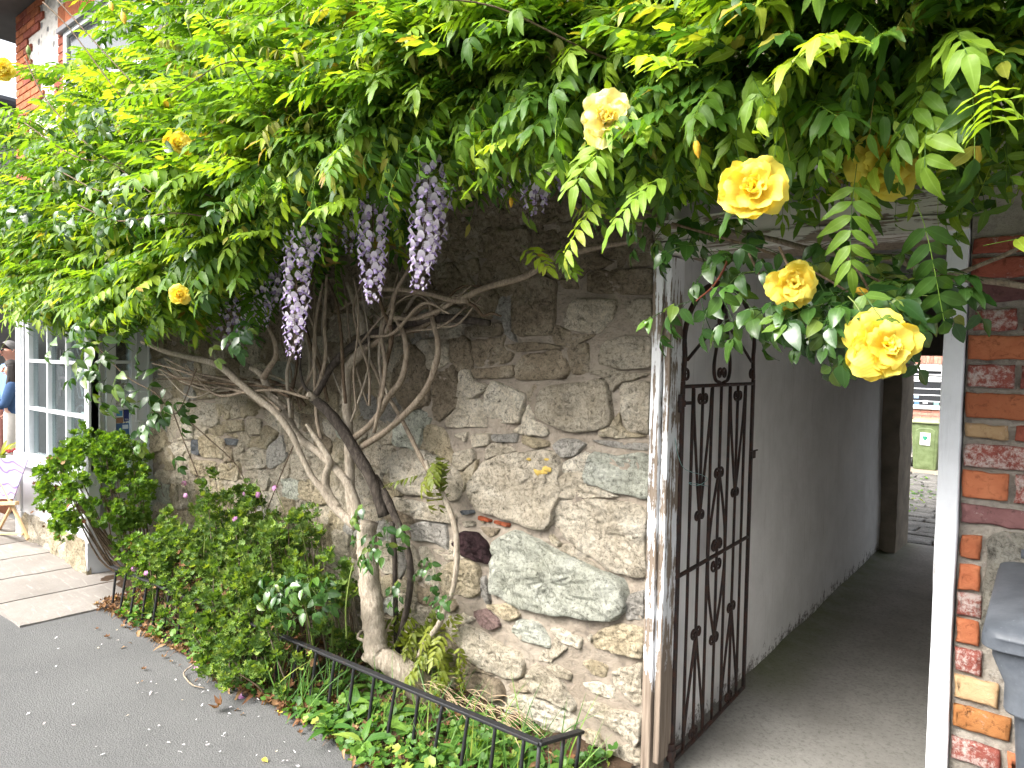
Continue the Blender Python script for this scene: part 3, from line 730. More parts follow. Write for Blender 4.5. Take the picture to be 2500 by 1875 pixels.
# ================================================================== passage
pw = thing('passage_wall', 'whitewashed plaster wall along the left side of the covered passage, grubby at its foot', 'wall', (-1.4, 2.4, 0))
V = []; ny, nz = 130, 60
for z in np.linspace(-.02, 2.42, nz):
    for y in np.linspace(.10, 4.42, ny):
        V.append((-1.262+.012*noise.noise(Vector((y*1.5, z*1.5, 0)))+.003*noise.noise(Vector((y*9, z*9, 0)))-.01*(z-1.2), y, z))
F = np.array([(j*ny+i, j*ny+i+1, (j+1)*ny+i+1, (j+1)*ny+i) for j in range(nz-1) for i in range(ny-1)])
link('plaster', npmesh('plaster', np.array(V), F, M_PLAST), pw)
MB().box(-1.6, -1.285, .39, 4.4, -.02, 2.42).build('core', M_MORTAR, pw)
MB().box(-1.30, -1.249, .10, .39, -.02, 2.42).build('end_return', M_PLAST, pw)
pr_ = thing('passage_wall', 'plaster wall of the passage on the side of the white door post', 'wall', (-.1, 2.4, 0))
MB().box(-.232, 0.1, .385, 4.95, -.02, 2.42).build('plaster', M_PLAST, pr_)
pc = thing('passage_ceiling', 'dark plaster ceiling over the covered passage', 'ceiling', (-.7, 2.4, 2.31))
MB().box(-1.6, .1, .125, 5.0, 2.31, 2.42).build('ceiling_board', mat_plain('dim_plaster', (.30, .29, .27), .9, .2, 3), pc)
pe = thing('passage_end_doorway', 'plastered pier and header framing the far end of the passage', 'doorway', (-.75, 4.7, 0))
V = []
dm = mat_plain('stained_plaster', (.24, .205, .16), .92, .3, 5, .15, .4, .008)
m = MB(); n = 26
for i in range(n):
    z0, z1 = -.02+2.35*i/n, -.02+2.35*(i+1)/n
for z in np.linspace(-.02, 2.33, n):
    k = .012*noise.noise(Vector((z*6, 0, 1)))+(.03 if z < .1 else 0)*noise.noise(Vector((z*40, 3, 1)))
    V += [(-1.30, 4.42, z), (-1.118+k, 4.42+.006*noise.noise(Vector((z*8, 4, 4))), z), (-1.102+k*.6, 4.93, z), (-1.30, 4.93, z)]
F = [(i*4+j, i*4+(j+1) % 4, (i+1)*4+(j+1) % 4, (i+1)*4+j) for i in range(n-1) for j in range(4)]
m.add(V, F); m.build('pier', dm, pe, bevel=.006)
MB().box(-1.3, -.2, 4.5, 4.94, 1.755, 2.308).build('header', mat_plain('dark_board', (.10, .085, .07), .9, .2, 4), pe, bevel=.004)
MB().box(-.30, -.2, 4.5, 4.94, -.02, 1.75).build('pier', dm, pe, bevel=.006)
rb = thing('passage_roof', 'low building over the passage hidden behind the wisteria', 'building', (-1, 2.5, 2.5))
MB().box(-5.43, 2.6, .385, 5.0, 2.43, 3.5).build('upper_wall', M_MORTAR, rb)

# ================================================================== wrought iron gate, folded back against the passage wall
gt = thing('iron_gate', 'rusty wrought iron gate with arched top and scrolls, open against the white passage wall', 'gate', (-1.178, .13, 0))
GY0, GY1, GZB, GZR, GZT = .105, .925, .035, 1.555, 1.995
GW = GY1-GY0
def G(u_, z, off=0.0): return (-1.176+off-.012*u_, GY0+GW*u_, z)
def gbar(name, P, rad=.006, n=6, k=6): 
    m = MB(); m.tube([G(*p) for p in P], rad, n, k=k, wob=.12, seed=rnd(0, 9)); return m.build(name, M_IRON, gt, smooth=True)
def gflat(name, P, w, t):
    m = MB(); S = smooth_path([G(*p) for p in P], 8); V = []; F = []
    T = np.gradient(S, axis=0); T /= np.linalg.norm(T, axis=1)[:, None]
    nn = np.array([1.0, 0, 0])
    for i in range(len(S)):
        s_ = np.cross(T[i], nn); s_ /= np.linalg.norm(s_)
        for a, b in ((-1, -1), (1, -1), (1, 1), (-1, 1)): V.append(S[i]+s_*(a*w/2)+nn*(b*t/2)*(1+.15*noise.noise(Vector((i*.8, a, b)))))
    F = [(i*4+j, i*4+(j+1) % 4, (i+1)*4+(j+1) % 4, (i+1)*4+j) for i in range(len(S)-1) for j in range(4)]
    F += [(0, 3, 2, 1), (len(S)*4-4, len(S)*4-3, len(S)*4-2, len(S)*4-1)]
    m.add(V, F); return m.build(name, M_IRON, gt, bevel=.0015)
def scroll(u_, z, sz, d=1, up=1, turns=1.15, rad=.0055):
    P = []
    for t in np.linspace(0, 1, 16):
        a = t*turns*2*PI; r_ = sz*(1-.68*t)
        P.append((u_+d*(sz-r_*math.cos(a))/GW, z+up*r_*math.sin(a)))
    return gbar('scroll', P, rad, 6, 2)
gflat('stile', [(0, .02), (0, .5), (0, 1.2), (.0, GZR+.02)], .026, .012)
gflat('stile', [(1, .05), (1, .5), (1, 1.2), (1, GZR+.02)], .026, .012)
arch = [(0, GZR+.02), (.015, GZR+.12)]+[(.5-.5*math.cos(a)*(1 if True else 1), GZR+.16+(GZT-GZR-.16)*math.sin(a)) for a in np.linspace(.12, PI-.12, 13)]+[(.985, GZR+.12), (1, GZR+.02)]
gflat('arch', arch, .024, .012)
gbar('rail', [(0, GZR), (1, GZR)], .0085); gbar('rail', [(-.02, .800), (.5, .803), (1, .806)], .0085); gbar('rail', [(0, .05), (.5, .05), (1, .055)], .010)
for k in range(1, 8): gbar('bar', [(k/8, .05), (k/8+rnd(-.004, .004), .7), (k/8, GZR)], .0065)
for c in (2, 6):      # V from the top rail, inverted V from the foot
    vb = 1.02 if c == 2 else 1.06
    for s in (-1, 1):
        gbar('brace', [((c+s*.92)/8, GZR-.01), ((c+s*.75)/8, GZR-.17), (c/8+s*.006, vb)], .006)
        gbar('brace', [((c+s*.95)/8, .06), ((c+s*.85)/8, .16), (c/8+s*.006, .50)], .006)
        scroll(c/8, GZR-.05, .026, s, -1); scroll(c/8, .50+.01, .026, s, 1); scroll(c/8, .085, .022, s, 1)
        scroll(c/8, vb-.01, .024, s, 1)
for s in (-1, 1):     # long diamond on the middle bar
    gbar('brace', [(.5+s*.006, 1.17), (.5+s*.09, .97), (.5+s*.118, .80), (.5+s*.09, .63), (.5+s*.006, .44)], .006)
    scroll(.5, 1.165, .027, s, 1); scroll(.5, .43, .026, s, -1)
    scroll(.5, .845, .030, s, 1); scroll(.5, .76, .030, s, -1); scroll(.5+s*.02, .845, .022, s, 1)
    # lyre in the arch
    gbar('brace', [(.5+s*.02, 1.90), (.5+s*.075, 1.75), (.5+s*.115, 1.64), (.5+s*.09, 1.58), (.5+s*.02, 1.565)], .0075)
    gbar('brace', [(.5+s*.06, 1.82), (.5+s*.27, 1.74), (.5+s*.455, 1.66)], .007)
    scroll(.5, 1.605, .026, s, 1); scroll(.5+s*.03, 1.83, .020, s, 1); scroll(.5+s*.5, 1.60, .030, -s, 1)
gbar('bar', [(.485, 1.86), (.49, 1.99)], .007); gbar('bar', [(.515, 1.86), (.51, 1.99)], .007)
for z in (.10, 1.49):   # hinges on the door post
    m = MB(); m.tube([G(-.02, z-.035), G(-.02, z+.035)], .017, 8); m.tube([G(-.02, z-.012), G(-.02, z+.012)], .022, 8); m.bar(G(-.02, z), G(.07, z, .012), .014, .006, (1, 0, 0))
    m.bar(G(-.02, z), (-1.19, .07, z), .012, .016, (1, 0, 0)); m.build('hinge', M_IRON, gt)
m = MB(); m.bar(G(.955, 1.21, .012), G(1.02, 1.21, .012), .035, .012, (1, 0, 0)); m.bar(G(.98, 1.23, .02), G(1.04, 1.23, .02), .006, .006, (1, 0, 0)); m.build('latch', M_IRON, gt)
tag(gt.children[0], None)
# blue-green twine caught on the gate
tw = [atY(1590, 1010, -.035), at(1640, 1050, 1, .05), at(1655, 1110, 0, -1.16), at(1672, 1145, 0, -1.16), at(1715, 1160, 0, -1.16), at(1726, 1172, 0, -1.16), at(1700, 1186, 0, -1.16), at(1682, 1178, 0, -1.16), at(1728, 1187, 0, -1.16)]
m = MB(); m.tube(tw, .0011, 5, k=8); tag(m.build('twine', mat_plain('green_twine', (.22, .42, .40), .6), None, smooth=True), 'loose blue green twine caught between door post and gate scroll', 'twine')
# ================================================================== courtyard beyond the passage
YD = lambda y: 0.0 if y < 5 else -.055*(y-5)
yard = bpy.data.objects.new('courtyard', None); COL.objects.link(yard); tag(yard, kind='structure')
V, F = grid_mesh(-6, 3, 4.9, 15.4, 20, 30, lambda x, y: YD(y)-.035)
link('joint_bed', npmesh('joint_bed', V, F, M_SOIL), yard)
M_PAVE = mat_stone('paving_grey', (.11, .105, .095), (.165, .16, .148), (.22, .215, .20), bstr=.4)
y = 4.96; row = 0
while y < 13.6:
    h = rnd(.22, .42); x = -3.4+rnd(0, .3)
    while x < -.2:
        wd = rnd(.28, .62)
        if x+wd > -3.2+(0 if y > 9 else 1.0):
            m = MB(); g = .012; n = 5; tz = rnd(-.012, .012); V = []
            O = [(x+g+(wd-2*g)*i/n, y+g) for i in range(n)]+[(x+wd-g, y+g+(h-2*g)*i/3) for i in range(3)]+[(x+wd-g-(wd-2*g)*i/n, y+h-g) for i in range(n)]+[(x+g, y+h-g-(h-2*g)*i/3) for i in range(3)]
            O = [(a+.03*noise.noise(Vector((a*6, b*6, 1))), b+.03*noise.noise(Vector((a*6, b*6, 8)))) for a, b in O]; N = len(O); cx, cy = x+wd/2, y+h/2
            for s, dz in ((1, -.05), (1, -.006), (.95, 0), (.5, .003)):
                V += [(cx+(a-cx)*s, cy+(b-cy)*s, YD(b)+dz+tz+.004*noise.noise(Vector((a*7, b*7, 0)))) for a, b in O]
            V.append((cx, cy, YD(cy)+tz)); F = [(l*N+i, l*N+(i+1) % N, (l+1)*N+(i+1) % N, (l+1)*N+i) for l in range(3) for i in range(N)]+[(3*N+i, 3*N+(i+1) % N, 4*N) for i in range(N)]
            m.add(V, F); m.build('paving_stone', M_PAVE, yard, smooth=True)
        x += wd
    y += h
MB().box(-4, .5, 13.62, 14.3, -.75, -.47).build('kerb', mat_plain('pale_kerb', (.24, .205, .155), .9, .15, 6), yard, bevel=.015)
MB().box(-4, .5, 14.3, 15.4, -.8, -.476).build('kerb_paving', M_PAVE, yard)
# house across the courtyard
HY = 15.3
hs_ = thing('courtyard_house', 'red brick house with white window across the courtyard', 'house', (-2.4, HY+.3, -.5))
MB().box(-6, 2, HY+.012, HY+.4, -.8, 6).build('wall', mat_plain('pale_pointing', (.33, .30, .27), .95, .1, 10), hs_)
w0 = atY(2217, 893, HY); w1 = atY(2309, 998, HY); wx0, wx1, wz0, wz1 = w0[0], w1[0], w1[2], w0[2]
zb = atY(2216, 1021, HY)[2]
z = zb; c = 0
while z < wz1+.62:
    x = -3.6+(.11 if c % 2 else 0)
    arch_row = wz1+.02 < z < wz1+.24
    while x < -.4:
        a, b = x+.005, x+.215
        if arch_row and a > wx0-.12 and b < wx1+.3: x += .22; continue
        segs = [(a, b)]
        if wz0-.005 < z+.03 < wz1+.02:
            segs = []
            if a < wx0: segs.append((a, min(b, wx0-.004)))
            if b > wx1: segs.append((max(a, wx1+.004), b))
        for (p, q) in segs:
            if q-p > .03 and p < .2:
                MB().box(p, q, HY-.004, HY+.02, z+.005, z+.068).build('brick', BR['far'], hs_, bevel=.003, seg=1)
        x += .22
    z += .075; c += 1
for k in range(15):   # soldier arch over the window
    a = wx0-.10+(wx1-wx0+.36)*k/15; lift = .05*math.sin(PI*min(1, (k+.5)/14))
    MB().box(a+.004, a+(wx1-wx0+.36)/15-.004, HY-.006, HY+.02, wz1+.03+lift*.6, wz1+.20+lift).build('brick', BR['far'], hs_, bevel=.003, seg=1)
# stone footing under the bricks
z = -.52
while z < zb-.06:
    x = -3.4
    hh = rnd(.10, .16)
    while x < -.9:
        wd = rnd(.16, .34)
        pts = [(x+.012, z+.01), (x+wd-.01, z+rnd(.005, .02)), (x+wd-.012, min(z+hh, zb-.01)-rnd(.005, .02)), (x+.01, min(z+hh, zb-.01)-.01)]
        V, F = stone_mesh(pts, .03, x*9+z, 12)
        o = link('footing_stone', npmesh('footing_stone', np.array([(a, HY+b, c_) for a, b, c_ in V]), F, ST[random.choice(['blue', 'grey', 'blue', 'brown'])]), hs_)
        x += wd
    z += hh
def window_frame(x0, x1, z0, z1, y, t, dpt, mat, parent, name='window_frame', rails=(), bars=()):
    m = MB(); m.box(x0, x0+t, y-dpt, y, z0, z1); m.box(x1-t, x1, y-dpt, y, z0, z1)
    m.box(x0+t, x1-t, y-dpt, y, z0, z0+t); m.box(x0+t, x1-t, y-dpt, y, z1-t, z1)
    for r_ in rails: m.box(x0+t, x1-t, y-dpt+.002, y, r_-t*.55, r_+t*.55)
    return m.build(name, mat, parent, bevel=.006)
wh = wz1-wz0
fr = window_frame(wx0, wx1, wz0, wz1, HY+.01, .055, .05, M_WHITE2, hs_, rails=(wz0+wh*.66,))
window_frame(wx0+.06, wx1-.06, wz0+wh*.70, wz1-.06, HY-.02, .045, .035, M_WHITE2, fr, 'casement')
b = NB('dark_glass'); b.pbr((.03, .032, .035), .06, None, .6); M_DGLASS = b.done()
pn = MB().box(wx0+.05, wx1-.05, HY-.015, HY-.009, wz0+.05, wz1-.05).build('pane', M_DGLASS, hs_)
for k, t in enumerate((.16, .31, .46, .80, .90)):
    MB().box(wx0+.075, wx1-.075, HY-.022, HY-.0165, wz0+wh*t-.010, wz0+wh*t+.008).build('security_bar', M_WHITE2, pn)
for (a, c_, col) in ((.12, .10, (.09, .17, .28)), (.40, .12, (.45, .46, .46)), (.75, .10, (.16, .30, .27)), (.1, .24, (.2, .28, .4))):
    MB().box(wx0+.08+(wx1-wx0-.16)*a, wx0+.08+(wx1-wx0-.16)*(a+.16), HY-.0155, HY-.0152, wz0+wh*c_-.02, wz0+wh*(c_+.06)).build('painted_reflection', mat_plain('reflection_colour', col, .3), pn)  # opaque coloured tiles on the pane front, painting its reflections
MB().box(wx0-.05, wx1+.05, HY-.05, HY+.01, wz0-.035, wz0-.002).build('sill', mat_plain('grey_sill', (.4, .39, .37), .8), hs_, bevel=.006)

# ---------------------------------------------------------------- wheelie bins
def mat_bin(name, c):
    b = NB(name); v = b.coord(); f = b.noise(v, 7, 6, .7); g = b.noise(v, 90, 5, .7)
    lo = c; hi = tuple(min(1, x*1.5+.03) for x in c)
    cc = b.ramp(f, [(.4, lo), (.75, hi)]); cc = b.mix(b.ramp(g, [(.62, (0, 0, 0)), (.75, (.5,)*3)]), cc, tuple(min(1, x*1.8+.06) for x in c))
    b.pbr(cc, .5, b.bump(g, .15, .002), .35); return b.done()
def loft(sections, m=None, mi=0, close=True):
    """sections: list of equal-length 3-D loops"""
    m = m or MB(); n = len(sections[0]); V = [p for s in sections for p in s]
    F = [(i*n+j, i*n+(j+1) % n, (i+1)*n+(j+1) % n, (i+1)*n+j) for i in range(len(sections)-1) for j in range(n)]
    if close: F += [tuple(range(n))[::-1], tuple(range((len(sections)-1)*n, len(sections)*n))]
    m.add(V, F, mi); return m
def rrect(x0, x1, y0, y1, r_, z, k=4):
    P = []
    for cx, cy, a0 in ((x1-r_, y1-r_, 0), (x0+r_, y1-r_, PI/2), (x0+r_, y0+r_, PI), (x1-r_, y0+r_, 1.5*PI)):
        for i in range(k+1): a = a0+PI/2*i/k; P.append((cx+r_*math.cos(a), cy+r_*math.sin(a), z(cx, cy) if callable(z) else z))
    return P
GRN = mat_bin('olive_plastic', (.085, .115, .045)); GRN2 = mat_bin('pale_olive_plastic', (.19, .22, .11)); BLK = mat_plain('black_rubber', (.015, .015, .016), .6)
g0 = atY(2222, 1143, 14.1); g1 = atY(2290, 1143, 14.1); gtp = atY(2215, 1022, 14.1)
gx0, gx1 = g0[0]+.0, g1[0]; gz0 = -.478; gz1 = gtp[2]; gy = 14.1
gb = thing('wheelie_bin', 'olive green wheelie bin with a white sticker in the courtyard', 'wheelie bin', ((gx0+gx1)/2, gy+.3, gz0))
H = gz1-gz0; e = .045
loft([rrect(gx0+e, gx1-e, gy+e, gy+.5, .03, gz0+.0), rrect(gx0+e*.9, gx1-e*.9, gy+e*.9, gy+.55, .03, gz0+.04), rrect(gx0-.01, gx1+.01, gy, gy+.62, .04, gz0+H*.90), rrect(gx0-.015, gx1+.015, gy-.005, gy+.63, .04, gz0+H*.93)]).build('body', GRN, gb, bevel=0, smooth=True)
m = MB(); cxb = (gx0+gx1)/2
m.add([(cxb-.16, gy+.035, gz0+.05), (cxb+.16, gy+.035, gz0+.05), (cxb+.17, gy-.004, gz0+H*.78), (cxb+.10, gy-.006, gz0+H*.83), (cxb-.10, gy-.006, gz0+H*.83), (cxb-.17, gy-.004, gz0+H*.78),
       (cxb-.19, gy+.06, gz0+.05), (cxb+.19, gy+.06, gz0+.05), (cxb+.20, gy+.03, gz0+H*.78), (cxb+.10, gy+.03, gz0+H*.86), (cxb-.10, gy+.03, gz0+H*.86), (cxb-.20, gy+.03, gz0+H*.78)],
      [(0, 1, 2, 3, 4, 5), (0, 6, 7, 1), (1, 7, 8, 2), (2, 8, 9, 3), (3, 9, 10, 4), (4, 10, 11, 5), (5, 11, 6, 0)])
m.build('front_panel', GRN, gb, bevel=.008)
loft([rrect(gx0-.04, gx1+.04, gy-.04, gy+.66, .05, gz0+H*.925), rrect(gx0-.05, gx1+.05, gy-.05, gy+.67, .05, gz0+H*.95), rrect(gx0-.03, gx1+.03, gy-.03, gy+.66, .05, gz0+H*.985), rrect(gx0+.05, gx1-.05, gy+.05, gy+.6, .05, gz0+H)]).build('lid', GRN2, gb, smooth=False, bevel=.004)
for x in (gx0-.10, gx1+.03):
    m = MB(); m.tube([(x, gy+.5, gz0+.10), (x+.07, gy+.5, gz0+.10)], .10, 18, k=1); m.build('wheel', BLK, gb)
MB().box(cxb-.09, cxb+.09, gy-.012, gy-.0065, gz0+H*.50, gz0+H*.74).build('sticker', M_WHITE2, gb)
m = MB(); zc = gz0+H*.635; pts = [(cxb-.055, zc+.055), (cxb-.02, zc+.04), (cxb, zc+.05), (cxb+.02, zc+.04), (cxb+.055, zc+.055), (cxb+.04, zc-.01), (cxb, zc-.06), (cxb-.04, zc-.01)]
m.prism([(a, c_) for a, c_ in pts], 1, gy-.0125, gy-.0135); m.build('emblem', mat_plain('emblem_green', (.02, .17, .10), .5), gb)
for dz, wd in ((-.095, .065), (.085, .055)):
    MB().box(cxb-wd, cxb+wd, gy-.0128, gy-.0122, zc+dz-.007, zc+dz+.007).build('print_line', mat_plain('print_grey', (.25, .25, .32), .6), gb)

GRY = mat_bin('charcoal_plastic', (.060, .068, .080)); 
lp = atY(2394, 1535, -.55); lz = lp[2]; lx = lp[0]
gg = thing('wheelie_bin', 'charcoal grey wheelie bin against the brick wall', 'wheelie bin', (lx+.27, -.3, 0))
X0, X1, Y0, Y1 = lx, lx+.53, -.555, -.03
lo_ = atY(2394, 1588, -.55)[2]
def tilt(z): return lambda x, y: z+(y-Y0)*.10
body = [rrect(X0+.13, X1-.13, Y0+.14, Y1-.10, .04, .02), rrect(X0+.11, X1-.11, Y0+.12, Y1-.08, .04, .10), rrect(X0+.065, X1-.065, Y0+.06, Y1-.03, .04, lo_-.16), rrect(X0+.062, X1-.062, Y0+.058, Y1-.03, .04, lo_-.155),
        rrect(X0+.045, X1-.045, Y0+.045, Y1-.02, .04, lo_-.15), rrect(X0+.045, X1-.045, Y0+.045, Y1-.02, .04, lo_-.09), rrect(X0+.02, X1-.02, Y0+.02, Y1-.0, .04, lo_-.02), rrect(X0+.02, X1-.02, Y0+.02, Y1, .04, lo_+.012)]
loft(body).build('body', GRY, gg, smooth=False, bevel=.006)
lid = [rrect(X0+.012, X1-.012, Y0+.012, Y1+.01, .035, tilt(lo_)), rrect(X0, X1, Y0, Y1+.012, .04, tilt(lo_+.004)), rrect(X0, X1, Y0, Y1+.012, .04, tilt(lo_+.028)), rrect(X0+.006, X1-.006, Y0-.004, Y1+.01, .04, tilt(lo_+.034)), rrect(X0+.004, X1-.004, Y0+.004, Y1+.01, .04, tilt(lz-.006)), rrect(X0+.014, X1-.014, Y0+.014, Y1, .035, tilt(lz))]
lid += [rrect(X0+.085, X1-.085, Y0+.075, Y1-.03, .06, tilt(lz+.018)), rrect(X0+.09, X1-.09, Y0+.08, Y1-.035, .06, tilt(lz+.050)), rrect(X0+.105, X1-.105, Y0+.095, Y1-.05, .055, tilt(lz+.056)), rrect(X0+.135, X1-.135, Y0+.125, Y1-.10, .05, tilt(lz+.044)), rrect(X0+.19, X1-.19, Y0+.19, Y1-.16, .04, tilt(lz+.034))]
ld = loft(lid).build('lid', GRY, gg, smooth=False, bevel=.006, seg=3)
m = MB(); hz = lambda y: lz+.05+(y-Y0)*.10
m.tube([(X0+.17, Y0+.27, hz(Y0+.27)-.01), (X0+.18, Y0+.25, hz(Y0+.25)+.025), (X0+.265, Y0+.24, hz(Y0+.24)+.032), (X0+.35, Y0+.25, hz(Y0+.25)+.025), (X0+.36, Y0+.27, hz(Y0+.27)-.01)], .014, 10); m.build('lid_handle', GRY, ld, smooth=True)
m = MB(); m.tube([(X0+.05, Y1+.02, lz+.07), (X1-.05, Y1+.02, lz+.07)], .014, 10); m.build('hinge_handle', GRY, gg, smooth=True)
for x in (X0+.02, X1-.08):
    m = MB(); m.tube([(x, Y1-.12, .10), (x+.06, Y1-.12, .10)], .10, 20, k=1); m.build('wheel', BLK, gg)

# ================================================================== shop with bay window
SY = -.464; SX1 = -5.432
sh = thing('shop', 'white painted shop with small paned bay window and brick and flint upper storey', 'shop', (-6.9, 1.0, 0))
b = NB('shop_glass'); gl = b.n('ShaderNodeBsdfGlossy'); gl.inputs['Roughness'].default_value = .02; gl.inputs['Color'].default_value = (.9, .95, .97, 1)
tr = b.n('ShaderNodeBsdfTransparent'); tr.inputs['Color'].default_value = (.80, .86, .86, 1); mx = b.n('ShaderNodeMixShader'); mx.inputs[0].default_value = .22
b.l(tr.outputs[0], mx.inputs[1]); b.l(gl.outputs[0], mx.inputs[2]); M_GLASS = b.done(mx)
px_x = lambda px: atY(px, 1000, SY)[0]
zr1, zr2, zr3 = atY(75, 881, SY)[2], atY(75, 996, SY)[2], atY(75, 1112, SY)[2]; dz = (zr1-zr3)/2
ztop = zr1+2*dz+.02
xa, xb, xc, xd, xe = px_x(42), px_x(71), px_x(116), px_x(162), px_x(216)
bay = link('bay_window', MB().box(xa-.02, SX1, SY-.02, -.02, ztop+.16, ztop+.34).build('tmp', M_WHITE).data, sh)
bpy.data.objects.remove(bpy.data.objects['tmp'])
tp = -.02
m = MB(); m.box(xa, xa+.10, SY-.012, SY+.08, .30, ztop+.16); m.box(xa+.14, xb, SY-.004, SY+.07, zr3-.06, ztop+.16); m.box(xa+.10, xa+.14, SY+.012, SY+.06, .30, ztop+.16); m.build('corner_post', M_WHITE, bay, bevel=.006)
m = MB(); m.box(xe+.03, SX1-.02, SY-.012, SY+.07, .28, ztop+.16); m.box(xe, xe+.03, SY+.0, SY+.06, zr3, ztop+.16); m.build('corner_post', M_WHITE, bay, bevel=.006)
for i, (a, c_) in enumerate(((xb, xc), (xc, xd), (xd, xe))):
    if i: 
        m = MB(); m.box(a-.014, a+.014, SY-.004, SY+.05, zr3, ztop+.15); m.build('mullion', M_WHITE, bay, bevel=.005)
    for j in range(4):
        z0 = zr3+dz*j; 
        MB().box(a+.016, c_-.016, SY+.028, SY+.032, z0+.014, min(z0+dz-.014, ztop+.13)).build('pane', M_GLASS, bay)
for j in range(1, 4):
    m = MB(); m.box(xb, xe, SY-.002, SY+.048, zr3+dz*j-.014, zr3+dz*j+.014); m.build('glazing_bar', M_WHITE, bay, bevel=.005)
m = MB(); m.box(xa-.05, SX1+.02, SY-.07, SY+.06, zr3-.075, zr3-.03); m.box(xa, SX1-.01, SY-.03, SY+.05, zr3-.03, zr3+.012); m.build('sill', M_WHITE, bay, bevel=.008)
m = MB(); m.box(xa+.10, xe, SY+.006, SY+.05, .28, zr3-.076); m.build('stall_riser', M_WHITE, bay, bevel=.005)
MB().box(xa, SX1-.02, SY+.09, SY+.30, zr3-.12, zr3-.08).build('display_shelf', mat_plain('shelf_white', (.6, .62, .62), .6), bay)
# bay return towards the camera: narrow strip, mullion, glazed slot, panelled pilaster
ret = [(-.395, -.335, 'strip'), (-.335, -.268, 'mull'), (-.268, -.165, 'pane'), (-.165, -.004, 'pil')]
zs3 = zr3-.05
for y0, y1, k in ret:
    if k == 'mull': MB().box(SX1-.05, SX1-.004, y0, y1, .25, ztop+.16).build('mullion', M_WHITE, bay, bevel=.005)
    if k == 'strip': MB().box(SX1-.055, SX1-.030, y0+.006, y1, .25, ztop+.16).build('recessed_board', M_WHITE, bay)
    if k == 'pane':
        MB().box(SX1-.036, SX1-.032, y0, y1, zs3, ztop+.16).build('pane', M_GLASS, bay)
        for pz in (888, 1000, 1108): 
            zc = at(305, pz-4, 0, SX1)[2]; m = MB(); m.box(SX1-.05, SX1-.008, y0-.004, y1+.004, zc-.012, zc+.012); m.build('glazing_bar', M_WHITE, bay, bevel=.004)
        m = MB(); m.box(SX1-.05, SX1-.008, y0-.004, y1+.004, .25, zs3-.0); m.build('stall_riser', M_WHITE, bay, bevel=.004)
    if k == 'pil':
        m = MB(); m.box(SX1-.06, SX1, y0, y1, .2, ztop+.16); m.build('pilaster', M_WHITE, bay, bevel=.004)
        for z0, z1 in ((at(340, 1030, 0, SX1)[2], ztop+.1), (.45, at(340, 1060, 0, SX1)[2]-.05)):
            m = MB(); t = .014
            m.box(SX1, SX1+.008, y0+.03, y0+.03+t, z0, z1); m.box(SX1, SX1+.008, y1-.03-t, y1-.03, z0, z1); m.box(SX1, SX1+.008, y0+.03+t, y1-.03-t, z0, z0+t); m.box(SX1, SX1+.008, y0+.03+t, y1-.03-t, z1-t, z1); m.build('panel_moulding', M_WHITE, bay, bevel=.003)
# dark interior with cards and stickers against the glass
DK = mat_plain('shop_dark', (.03, .028, .028), .8); 
MB().box(SX1-.14, SX1-.13, -.275, -.15, .3, ztop).build('interior_panel', DK, bay)
MB().box(xa+.05, SX1-.15, -.05, -.04, .3, ztop+.1).build('interior_wall', mat_plain('shop_inside', (.13, .145, .14), .9, .4, 3), bay)
MB().box(xa+.02, xa+.05, SY+.085, -.052, .3, ztop+.16).build('side_wall', bpy.data.materials['shop_inside'], bay)
def card(y0, y1, pya, pyb, col, name='card', off=.0305):
    z1, z0 = at(305, pya, 0, SX1)[2], at(305, pyb, 0, SX1)[2]
    return MB().box(SX1-off, SX1-off+.0006, y0, y1, z0, z1).build(name, mat_plain('card_'+str(len(bpy.data.materials)), col, .5, .05), bay)
card(-.262, -.212, 1000, 1019, (.75, .80, .84)); card(-.258, -.216, 1003, 1016, (.05, .24, .48), off=.0298)
card(-.205, -.168, 994, 1030, (.02, .03, .14)); card(-.262, -.168, 1034, 1064, (.055, .13, .29)); card(-.215, -.175, 1038, 1048, (.60, .68, .76), off=.0297); card(-.262, -.168, 1066, 1100, (.05, .16, .24))
card(-.205, -.17, 940, 978, (.62, .64, .66)); card(-.225, -.17, 905, 936, (.42, .44, .45)); card(-.262, -.212, 1020, 1033, (.30, .16, .10))
card(-.2, -.172, 945, 962, (.35, .38, .42), off=.0297)
# lettering on the second column of panes, running upwards
INK = mat_plain('lettering_ink', (.055, .06, .065), .5)
def text_mesh(body, size, mat, name, parent, M4):
    c = bpy.data.curves.new(name, 'FONT'); c.body = body; c.size = size; c.extrude = .0004; c.align_x = 'LEFT'; c.resolution_u = 3
    o = bpy.data.objects.new(name+'_t', c); COL.objects.link(o)
    dg = bpy.context.evaluated_depsgraph_get(); me = bpy.data.meshes.new_from_object(o.evaluated_get(dg)); bpy.data.objects.remove(o)
    me.transform(M4); me.materials.clear(); me.materials.append(mat); q = link(name, me, parent); return q
zt0 = atY(150, 970, SY)[2]; xt = atY(153.5, 940, SY)[0]
text_mesh('THE A', .20, INK, 'lettering', bay, Matrix(((0, -1, 0, xt), (0, 0, -1, SY+.0265), (1, 0, 0, zt0), (0, 0, 0, 1))))
zt = at(305, 1027, 0, SX1)[2]
text_mesh('TOU', .016, M_WHITE2, 'lettering', bay, Matrix(((0, 0, 1, SX1-.0290), (1, 0, 0, -.200), (0, 1, 0, zt), (0, 0, 0, 1))))
# thin cable down the bay post
xw = px_x(66); m = MB(); m.tube([(xw, SY-.018, zr3+.02), (xw+.005, SY-.018, zr2), (xw, SY-.018, zr1), (xw, SY-.018, ztop+.1)], .006, 6); m.build('cable', mat_plain('grey_cable', (.10, .11, .13), .6), bay, smooth=True)
